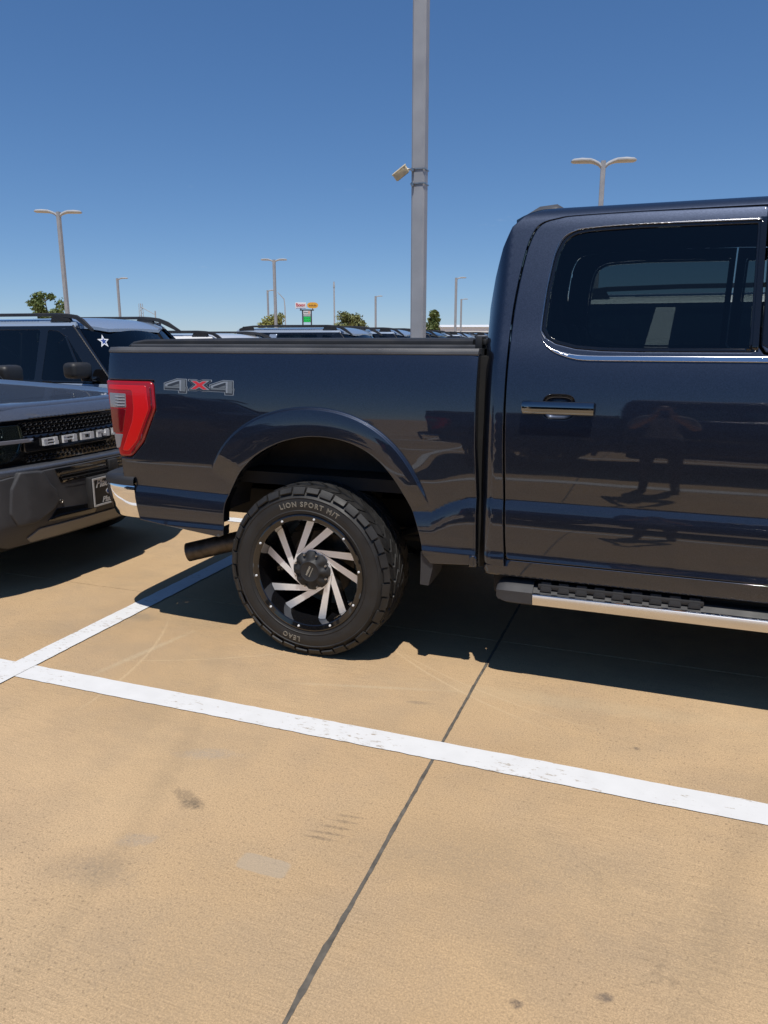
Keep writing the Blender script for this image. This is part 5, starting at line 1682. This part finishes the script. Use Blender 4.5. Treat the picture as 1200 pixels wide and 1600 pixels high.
# a second pickup behind the photographer, mirrored in the doors
t2 = copy_tree(truck)
t2.location = (truck.location.x + 0.35, truck.location.y - 6.35, 0)
for o_ in [c for c in bpy.data.objects if c.parent and c.parent.parent == t2 and c.name.split('.')[0] in ('machined_face', 'rim_bolt', 'raised_lettering', 'cap_embossing', 'cap_screws')]:
    bpy.data.objects.remove(o_)
tag(t2, 'dark pickup behind the photographer, mirrored in the blue truck doors', 'pickup truck', 'vehicles behind the photographer')

# --- star sticker on the second SUV's windshield
def xw_(y, z): return -1.50 - 1.05 * (z - 1.12) - .14 * (y / .7) ** 2
def star(R0, r0, cy, cz, stretch):
    return [(cy + stretch * (R0 if k % 2 == 0 else r0) * math.sin(k * math.pi / 5) + .7 * (R0 if k % 2 == 0 else r0) * math.cos(k * math.pi / 5), cz + (R0 if k % 2 == 0 else r0) * math.cos(k * math.pi / 5)) for k in range(10)]
panel('star_sticker', star(.068, .028, -.545, 1.480, .95), lambda y, z: xw_(y, z) + .004, M_letter, suv2, axes='yz', out=1, step=.05, r=0, thick=0)
panel('star_sticker_centre', star(.039, .016, -.545, 1.480, .95), lambda y, z: xw_(y, z) + .006, M_starblue, suv2, axes='yz', out=1, step=.05, r=0, thick=0)

# --- dealer plate on the first SUV
plate = mk('dealer_plate', [(.0315, -.172, .462), (.0315, .152, .462), (.0315, .152, .628), (.0315, -.172, .628)], [(0, 1, 2, 3)], M_platebg, suv)
mb = MB()
for (y0, y1, z0, z1) in ((-.178, .158, .454, .464), (-.178, .158, .626, .636), (-.178, -.170, .464, .626), (.150, .158, .464, .626)):
    mb.box(.030, .038, y0, y1, z0, z1)
mb.build('plate_frame', M_silver, plate)
def flat_text(body, size, y0, z0, mat, parent, name, x=.0335, **k):
    V, F = text_mesh(body, size, **k)
    return mk(name, [(x + .0002 * 0 + v[2], y0 + v[0], z0 + v[1]) for v in V], F, mat, parent)
flat_text('Platinum', .074, -.150, .575, M_silver, plate, 'plate_lettering', shear=.35, spacing=.95, extrude=.001, bold=.0012)
flat_text('Platinum', .050, -.100, .472, M_silver, plate, 'plate_lettering', shear=.35, spacing=1.0, extrude=.001, bold=.0008)
mb = MB()
def ov(rx, rz, x, n=28): return [(x, -.010 + rx * math.cos(t), .537 + rz * math.sin(t)) for t in np.linspace(0, 2 * math.pi, n, endpoint=False)]
mb.loft([ov(.052, .024, .0318), ov(.052, .024, .0345)]); mb.build('emblem_rim', M_silver, plate)
mb = MB(); mb.loft([ov(.046, .019, .0346), ov(.046, .019, .0352)]); mb.build('emblem', M_ovalblue, plate)
flat_text('Ford', .036, -.043, .527, M_silver, plate, 'emblem_lettering', x=.0362, shear=.35, extrude=.0004)

# ================================================================== LAMP POSTS
def lamp_post(loc, H, wd, heads, az, label, name='lamp_post', tilt=0.0, rz=0.0, group='lamp posts'):
    root = empty(name, loc, rz)
    h_ = wd / 2; b_ = wd * .12
    def sq(z, k=1.0):
        p = []
        for sx, sy in ((1, 1), (-1, 1), (-1, -1), (1, -1)):
            c = [(h_ * k * sx, (h_ - b_) * k * sy), ((h_ - b_) * k * sx, h_ * k * sy)]
            if sx * sy < 0: c = c[::-1]
            p += [(x, y, z) for x, y in c]
        return p
    mb = MB(); mb.loft([sq(0), sq(H)]); mb.build('post', M_pole, root)
    mb = MB(); mb.bbox(-wd * .95, wd * .95, -wd * .95, wd * .95, 0, .04, .008); mb.build('base_plate', M_pole, root, 40)
    mb = MB(); mb.lathe_y([(0, -.8), (.28, -.8), (.30, -.77), (.30, 0), (0, 0)], n=24)
    V = [(x, z, -y - .0 if False else (-y)) for x, y, z in mb.V]
    q = MB(); q.add([(x, y, z - 0.79) for x, y, z in V], mb.F); q.build('footing', M_lamp, root, 40)
    for a in heads:
        ca, sa = math.cos(az + a), math.sin(az + a)
        loops = []
        for t, up, w_, th in ((.02, -.20, .06, .16), (.16, -.08, .07, .12), (.30, -.02, .14, .11), (.42, .01, .18, .12), (.70, .02, .19, .13), (.95, .01, .16, .11), (1.02, .0, .11, .05)):
            loops.append([(ca * t - sa * u * w_, sa * t + ca * u * w_, H + up + v * th) for u, v in ((-1, -.2), (-.6, -.55), (.6, -.55), (1, -.2), (1, .1), (.55, .5), (-.55, .5), (-1, .1))])
        mb = MB(); mb.loft(loops); mb.build('lamp_head', M_lamp, root, 45)
    tag(root, label, 'lamp post', group)
    return root


CAMR = R(20.335)         # heading of the picture plane
lamp_post((-2.735, 8.52, 0), 7.6, .152, (0, math.pi), 0.0, 'tall grey square lamp post with floodlight clamped on, right behind the truck bed', group=None)
lamp_post((-26.38, 28.72, 0), 7.12, .17, (0, math.pi), CAMR + .15, 'twin-arm lamp post on the left above the pale blue SUV')
lamp_post((-2.42, 26.89, 0), 7.10, .15, (0, math.pi), CAMR - .1, 'twin-arm lamp post rising behind the truck cab roof')
lamp_post((-29.40, 54.59, 0), 7.55, .2, (0, math.pi), CAMR, 'twin-arm lamp post just left of the fuel station sign')
lamp_post((-50.53, 62.02, 0), 7.25, .2, (0,), CAMR, 'single-arm lamp post between the left twin-arm post and the small tower')
lamp_post((-48.23, 87.60, 0), 7.55, .2, (0,), CAMR, 'thin distant single-arm lamp post beside the twin-arm one near the fuel sign')
lamp_post((-40.40, 105.5, 0), 7.6, .25, (0,), CAMR, 'single-arm lamp post left of the big square post, right of the round tree')
lamp_post((-20.78, 77.25, 0), 7.6, .22, (0,), CAMR, 'taller of two single-arm lamp posts beside the cab, before the white building')
lamp_post((-30.85, 118.0, 0), 7.6, .25, (0,), CAMR, 'shorter of two single-arm lamp posts beside the cab, before the white building')

# --- floodlight on the square post
fl_ = empty('floodlight', (-2.735, 8.44, 3.28))
tag(fl_, 'small tan floodlight on a bracket clamped to the square lamp post', 'floodlight')
ORG[0] = Vector((0, 0, 0))
Mm = Matrix.Translation((-.185, -.02, .01)) @ Matrix.Rotation(R(-33), 4, 'Y') @ Matrix.Rotation(R(25), 4, 'X') @ Matrix.Scale(.74, 4)
mb = MB(); mb.bbox(-.115, .115, -.05, .05, -.055, .055, .012, 2, Mm); mb.build('housing', M_flood, fl_, 40)
mb = MB(); mb.bbox(-.122, .122, -.056, .056, .045, .062, .006, 2, Mm); mb.build('visor', M_flood, fl_, 40)
mb = MB(); mb.bbox(-.10, .10, -.045, .045, -.060, -.054, .003, 1, Mm); mb.build('lens', M_lens_clear, fl_, 40)
mb = MB(); mb.tube([(-.12, -.01, .05), (-.09, .0, .045), (-.078, .02, .045)], .010, 8); mb.build('bracket_arm', M_steel, fl_, 40)
for dz_ in (.045, -.105):
    mb = MB()
    mb.box(-.083, .083, -.005, .002, dz_ - .006, dz_ + .006); mb.box(-.083, -.077, .002, .162, dz_ - .006, dz_ + .006); mb.box(.077, .083, .002, .162, dz_ - .006, dz_ + .006)
    mb.bbox(-.066, -.036, -.030, -.005, dz_ - .03, dz_ + .012, .004)
    mb.build('clamp_band', M_steel, fl_)

# ================================================================== TREES
def tree(loc, H, rad, label, mat, n=900, trunk=.12, z0=.45, shape=1.0, seed=1, leaf=.16):
    rr = np.random.RandomState(seed)
    root = empty('tree', loc)
    mb = MB()
    mb.tube([(0, 0, 0), (.03 * H, 0, H * .3), (0, .02 * H, H * .62), (.0, 0, H * .9)], [trunk, trunk * .75, trunk * .5, trunk * .12], 8)
    clumps = []
    for k in range(26):
        t = rr.uniform(0, 1)
        z = H * (z0 + (1 - z0) * t * .93)
        env = rad * (math.sin(math.pi * min(1, (.12 + .88 * (1 - t)) ** shape)) ** .6 if shape < 5 else (1.05 - t) * 1.1)
        a = rr.uniform(0, 2 * math.pi); r_ = env * rr.uniform(.25, .95)
        c = np.array([r_ * math.cos(a), r_ * math.sin(a), z])
        clumps.append((c, rad * rr.uniform(.22, .42)))
        zb = max(H * .25, z - r_ * .8)
        mb.tube([(0, 0, zb), tuple(c * .55 + np.array([0, 0, zb]) * .45 * np.array([0, 0, 1]) + np.array([0, 0, .0])), tuple(c)], [trunk * .35, trunk * .22, .01], 5)
    mb.build('trunk', M_bark, root, 50)
    V, F = [], []
    for i in range(n):
        c, s_ = clumps[rr.randint(len(clumps))]
        d = rr.randn(3); d /= np.linalg.norm(d)
        p = c + d * s_ * rr.uniform(.35, 1.1) * np.array([1, 1, .85])
        u = rr.randn(3); u /= np.linalg.norm(u)
        v = np.cross(u, rr.randn(3)); v /= np.linalg.norm(v)
        L_ = leaf * rr.uniform(.6, 1.3)
        k = len(V)
        V += [tuple(p - u * L_ * .5), tuple(p + v * L_ * .28), tuple(p + u * L_ * .5), tuple(p - v * L_ * .28)]
        F.append((k, k + 1, k + 2, k + 3))
    mk('crown', V, F, mat, root)
    tag(root, label, 'tree', 'trees beyond the parked cars')
    return root


tree((-41.59, 43.24, 0), 4.7, 1.35, 'leafy tree at far left beside the twin-arm lamp post', M_leaf, 4200, seed=2, z0=.4, leaf=.2)
tree((-33.3, 61.6, 0), 3.6, 1.6, 'yellow-green tree at the foot of the twin-arm post near the fuel sign', M_leafy, 4500, seed=3, leaf=.26, z0=.3)
tree((-28.9, 69.2, 0), 3.95, 1.75, 'round olive tree between the fuel sign and the square lamp post', M_leafo, 5000, seed=4, leaf=.28, z0=.3)
tree((-14.3, 47.9, 0), 3.35, .85, 'slim dark green tree just right of the square lamp post', M_leaf, 4000, seed=5, shape=9, z0=.22, leaf=.2)

# ================================================================== FUEL SIGN, MASTS, BUILDING
ORG[0] = Vector((0, 0, 0))
sg = empty('fuel_price_sign', (-65.8, 134.8, 0), R(26))
for x in (-.82, .82):
    mb = MB(); mb.box(x - .13, x + .13, -.12, .12, 0, 6.9); mb.build('sign_post', M_signdark, sg)
mb = MB(); mb.box(-1.35, 1.35, -.14, .14, 6.85, 7.08); mb.build('cross_beam', M_signdark, sg)
pan = mb = MB(); mb.bbox(-2.20, -.10, -.15, .15, 7.25, 8.35, .04); ex = mb.build('brand_panel', M_signwhite, sg)
V, F = text_mesh('Exxon', .80, extrude=.02, bold=.012)
mk('brand_lettering', [(-2.02 + v[0] * .86, -.18 + v[2], 7.66 + v[1]) for v in V], F, M_signred, ex)
mb = MB(); mb.box(-2.1, -.2, -.17, -.152, 7.28, 7.36); mb.build('brand_underline', M_signblue, ex)
mb = MB(); mb.box(-1.25, -1.05, -.06, .06, 7.08, 7.25); mb.build('panel_bracket', M_signdark, sg)
mb = MB()
ovl = [(1.12 + 1.05 * math.copysign(abs(math.cos(t)) ** .7, math.cos(t)), 7.85 + .56 * math.copysign(abs(math.sin(t)) ** .85, math.sin(t))) for t in np.linspace(0, 2 * math.pi, 28, endpoint=False)]
mb.prism(ovl, lambda a, b: (a, -.14, b), lambda a, b: (a, .14, b)); oz = mb.build('oval_panel', M_signyel, sg)
for k in range(9):
    mb = MB(); mb.box(.42 + k * .165, .42 + k * .165 + .115, -.17, -.145, 7.70, 7.98 - .06 * (k % 3)); mb.build('oval_mark', M_signbrown, oz)
mb = MB(); mb.box(1.05, 1.2, -.06, .06, 7.08, 7.35); mb.build('panel_bracket', M_signdark, sg)
mb = MB(); mb.box(-.68, .68, -.13, .13, 6.25, 6.80); pp = mb.build('store_panel', M_signwhite, sg)
mb = MB(); mb.box(.30, .50, -.16, -.135, 6.27, 6.78); mb.build('store_panel_band', M_signor, pp)
for k in range(5):
    mb = MB(); mb.box(-.58 + k * .165, -.48 + k * .165, -.16, -.135, 6.42, 6.64); mb.build('store_panel_mark', M_signdark, pp)
mb = MB(); mb.box(-.68, .68, -.13, .13, 5.85, 6.22); mb.build('grade_panel', M_lamp, sg)
mb = MB(); mb.box(-.68, .68, -.13, .13, 4.70, 5.80); lp = mb.build('led_price_panel', M_signgreen, sg)
SEG = {'a': (.0, .9, 1, 1), 'b': (.82, .5, 1, 1), 'c': (.82, 0, 1, .5), 'd': (0, 0, 1, .1), 'e': (0, 0, .18, .5), 'f': (0, .5, .18, 1), 'g': (0, .45, 1, .55)}
for k in range(3):
    mb = MB()
    for x0, z0, x1, z1 in SEG.values():
        mb.box(-.60 + k * .43 + x0 * .34, -.60 + k * .43 + x1 * .34, -.16, -.135 - .001 * x0, 4.82 + z0 * .85, 4.82 + z1 * .85)
    mb.build('led_digit', M_led, lp)
tag(sg, 'red and white brand sign with yellow oval and green price panel on two posts', 'fuel sign')

mb = MB(); mb.tube([(0, 0, 0), (0, 0, 9.2), (0, 0, 9.25), (0, 0, 10.1)], [.16, .11, .16, .10], 8)
o = mb.build('flagpole', M_lamp, None, 40); o.location = (-48.8, 109.6, 0); tag(o, 'thin pale distant pole with a white tip right of the fuel sign', 'pole')
mb = MB(); mb.tube([(0, 0, 0), (0, 0, 6.0), (-.1, 0, 7.0), (-.9, -.3, 7.9)], [.10, .08, .07, .05], 8)
o = mb.build('leaning_light_pole', M_lamp, None, 40); o.location = (-51.0, 97.5, 0); tag(o, 'faint thin bent pole between the twin-arm post and the fuel sign', 'pole')
root = empty('utility_mast', (-91.8, 118.6, 0)); tag(root, 'small distant lattice mast with a sagging boom on the left skyline', 'mast')
mb = MB()
for sx, sy in ((-1, -1), (1, -1), (1, 1), (-1, 1)): mb.tube([(sx * .35, sy * .35, 0), (sx * .22, sy * .22, 7.9)], .05, 5)
for k in range(9): mb.tube([(-.33, -.33, .8 * k), (.33, .33, .8 * k + .8)], .035, 5); mb.tube([(.33, -.33, .8 * k), (-.33, .33, .8 * k + .8)], .035, 5)
tag(mb.build('lattice', M_lamp, root), kind='stuff')
mb = MB(); mb.tube([(0, 0, 7.3), (1.1, .6, 6.6), (2.2, 1.2, 5.9)], .06, 6); mb.build('boom', M_lamp, root)
mb = MB(); mb.tube([(2.2, 1.2, 0), (2.2, 1.2, 6.6)], .12, 6); mb.build('boom_support', M_lamp, root)
mb = MB(); mb.bbox(1.9, 3.1, .8, 1.6, 4.0, 4.5, .05); mb.build('cross_cabin', M_signdark, root)

root = empty('warehouse', (-50, 225, 0), R(13)); tag(root, 'long white metal warehouse on the skyline beside the cab', 'building')
mb = MB(); mb.add([(-19, -10, 0), (40, -10, 0), (40, 20, 0), (-19, 20, 0), (-19, -10, 4.8), (40, -10, 4.8), (40, 20, 4.8), (-19, 20, 4.8), (-19, 5, 5.6), (40, 5, 5.6)],
                  [(0, 1, 5, 4), (1, 2, 6, 9, 5), (2, 3, 7, 6), (3, 0, 4, 8, 7)])
mb.build('wall', M_bldg, root)
mb = MB(); mb.add([(-19.3, -10.4, 4.85), (40.3, -10.4, 4.85), (40.3, 5, 5.75), (-19.3, 5, 5.75), (40.3, 20.4, 4.85), (-19.3, 20.4, 4.85)], [(0, 1, 2, 3), (3, 2, 4, 5)])
mb.build('roof', M_bldg, root)
for x in (-12, -4, 4, 12, 20):
    mb = MB(); mb.box(x, x + 3, -10.05, -9.9, 0, 3.2); mb.build('roller_door', M_bldgd, root)
# low line of far trees and roofs along the skyline
rr = np.random.RandomState(9)
V, F = [], []
for i in range(2600):
    a = R(rr.uniform(-80, 25)); d = rr.uniform(270, 330)
    hgt = 2.2 + 1.4 * math.sin(a * 23) + rr.uniform(0, 1.4)
    p = np.array([d * math.sin(a), d * math.cos(a), max(.3, rr.uniform(0, 1) ** .6 * hgt)])
    u = rr.randn(3); u /= np.linalg.norm(u); v = np.cross(u, rr.randn(3)); v /= np.linalg.norm(v)
    k = len(V)
    V += [tuple(p - u * .9), tuple(p + v * .7), tuple(p + u * .9), tuple(p - v * .7)]; F.append((k, k + 1, k + 2, k + 3))
tag(mk('distant_trees', V, F, M_leaf), 'low dark line of far trees along the horizon', 'trees', kind='stuff')

# ================================================================== PHOTOGRAPHER (seen as a reflection in the doors)
M_skin = simple('skin', (0.45, 0.28, 0.20), 0.5)
M_shirt = simple('grey_tee_shirt', (0.30, 0.29, 0.28), 0.85, bump=0.4, bscale=120)
M_jeans = simple('dark_jeans', (0.05, 0.055, 0.075), 0.85, bump=0.4, bscale=150)
M_hair = simple('dark_hair', (0.02, 0.016, 0.013), 0.6)
M_shoe = simple('dark_shoes', (0.03, 0.03, 0.03), 0.6)


def skin_person(loc):
    vs = [((0, 0, .98), .135), ((0, -.01, 1.15), .125), ((0, -.02, 1.32), .145), ((0, -.02, 1.43), .12), ((0, -.01, 1.50), .055), ((0, .01, 1.60), .082), ((0, .01, 1.70), .075)]
    ed = [(0, 1), (1, 2), (2, 3), (3, 4), (4, 5), (5, 6)]
    for s_ in (-1, 1):
        k = len(vs)
        vs += [((s_ * .09, 0, .90), .10), ((s_ * .105, .015, .68), .082), ((s_ * .11, .02, .50), .062), ((s_ * .115, -.01, .30), .056), ((s_ * .12, -.03, .09), .040), ((s_ * .125, .03, .045), .042), ((s_ * .135, .15, .035), .034)]
        ed += [(0, k)] + [(k + i, k + i + 1) for i in range(6)]
        k = len(vs)
        vs += [((s_ * .18, -.02, 1.41), .062), ((s_ * .24, .0, 1.28), .048), ((s_ * .25, .06, 1.17), .042), ((s_ * .16, .20, 1.30), .035), ((s_ * .075, .30, 1.42), .027), ((s_ * .070, .315, 1.455), .026)]
        ed += [(3, k)] + [(k + i, k + i + 1) for i in range(5)]
        h = len(vs) - 1
        for f, (dx, dz) in enumerate(((-.020, .055), (-.006, .062), (.008, .058), (.020, .046))):
            q = len(vs)
            vs += [((s_ * (.070 + dx), .325, 1.47 + dz * .4), .009), ((s_ * (.060 + dx), .338, 1.465 + dz), .008)]
            ed += [(h, q), (q, q + 1)]
        q = len(vs)
        vs += [((s_ * .050, .325, 1.455), .010), ((s_ * .030, .335, 1.470), .009)]
        ed += [(h, q), (q, q + 1)]
    me = bpy.data.meshes.new('person_cage')
    me.from_pydata([v for v, r_ in vs], ed, [])
    o = bpy.data.objects.new('person_cage', me)
    col.objects.link(o)
    sk = o.modifiers.new('skin', 'SKIN')
    lay = me.skin_vertices[0].data if len(me.skin_vertices) else None
    if lay is None:
        bpy.context.view_layer.objects.active = o
        bpy.ops.mesh.customdata_skin_add()
        lay = me.skin_vertices[0].data
    for d, (v, r_) in zip(lay, vs): d.radius = (r_, r_ * (.72 if .9 < v[2] < 1.46 and abs(v[0]) < .05 else 1.0))
    lay[0].use_root = True
    sub = o.modifiers.new('sub', 'SUBSURF'); sub.levels = 2; sub.render_levels = 2
    dg = bpy.context.evaluated_depsgraph_get()
    m2 = bpy.data.meshes.new_from_object(o.evaluated_get(dg))
    bpy.data.objects.remove(o)
    m2.materials.clear()
    for m_ in (M_skin, M_shirt, M_jeans, M_shoe): m2.materials.append(m_)
    for p in m2.polygons:
        c = p.center
        p.use_smooth = True
        p.material_index = 3 if c.z < .10 else 2 if c.z < .96 and abs(c.x) < .22 and c.y < .16 else 1 if (c.z < 1.47 and c.y < .06 and c.z > 1.20) or (c.z < 1.47 and abs(c.x) < .16 and c.y < .15) else 0
    m2.name = 'person'
    b = bpy.data.objects.new('person', m2)
    col.objects.link(b)
    b.location = loc
    tag(b, 'photographer in grey shirt and dark jeans holding up a phone, mirrored in the doors', 'person')
    # face, hair
    mb = MB()
    mb.grid([[(.088 * math.sin(t) * math.cos(a), .004 + .098 * math.sin(t) * math.sin(a) - .012, 1.672 + .108 * math.cos(t)) for t in np.linspace(0, 1.75, 9)] for a in np.linspace(R(150), R(390), 20)])
    mb.build('hair', M_hair, b, 60)
    mb = MB(); mb.loft([[(u * w_, y, z) for u in (-1, 1)] + [(0, y + .012, z)] for w_, y, z in ((.006, .085, 1.665), (.014, .098, 1.625), (.010, .085, 1.615))]); mb.build('nose', M_skin, b, 60)
    for s_ in (-1, 1):
        mb = MB(); mb.lathe_y([(0, -.006), (.008, -.004), (.010, .003)], (s_ * .032, .082, 1.655), 10); mb.build('eye', M_hair, b, 60)
        mb = MB(); mb.bbox(s_ * .085 - .008, s_ * .085 + .008, -.015, .020, 1.615, 1.675, .007); mb.build('ear', M_skin, b, 60)
    mb = MB(); mb.bbox(-.026, .026, .076, .088, 1.583, 1.593, .003); mb.build('mouth', simple('lips', (.35, .14, .11), .5), b, 60)
    return b


ORG[0] = Vector((0, 0, 0))
skin_person((0.02, -0.40, 0))
ph = empty('phone', (0.02, -0.030, 1.475)); tag(ph, 'dark phone held upright in both hands of the photographer', 'phone')
mb = MB(); mb.bbox(-.037, .037, -.008, .0, -.080, .072, .003); mb.build('phone_body', M_gloss, ph, 40)
mb = MB(); mb.bbox(-.033, -.004, .0003, .0025, .036, .066, .001); mb.build('camera_bump', M_platebg, ph, 40)
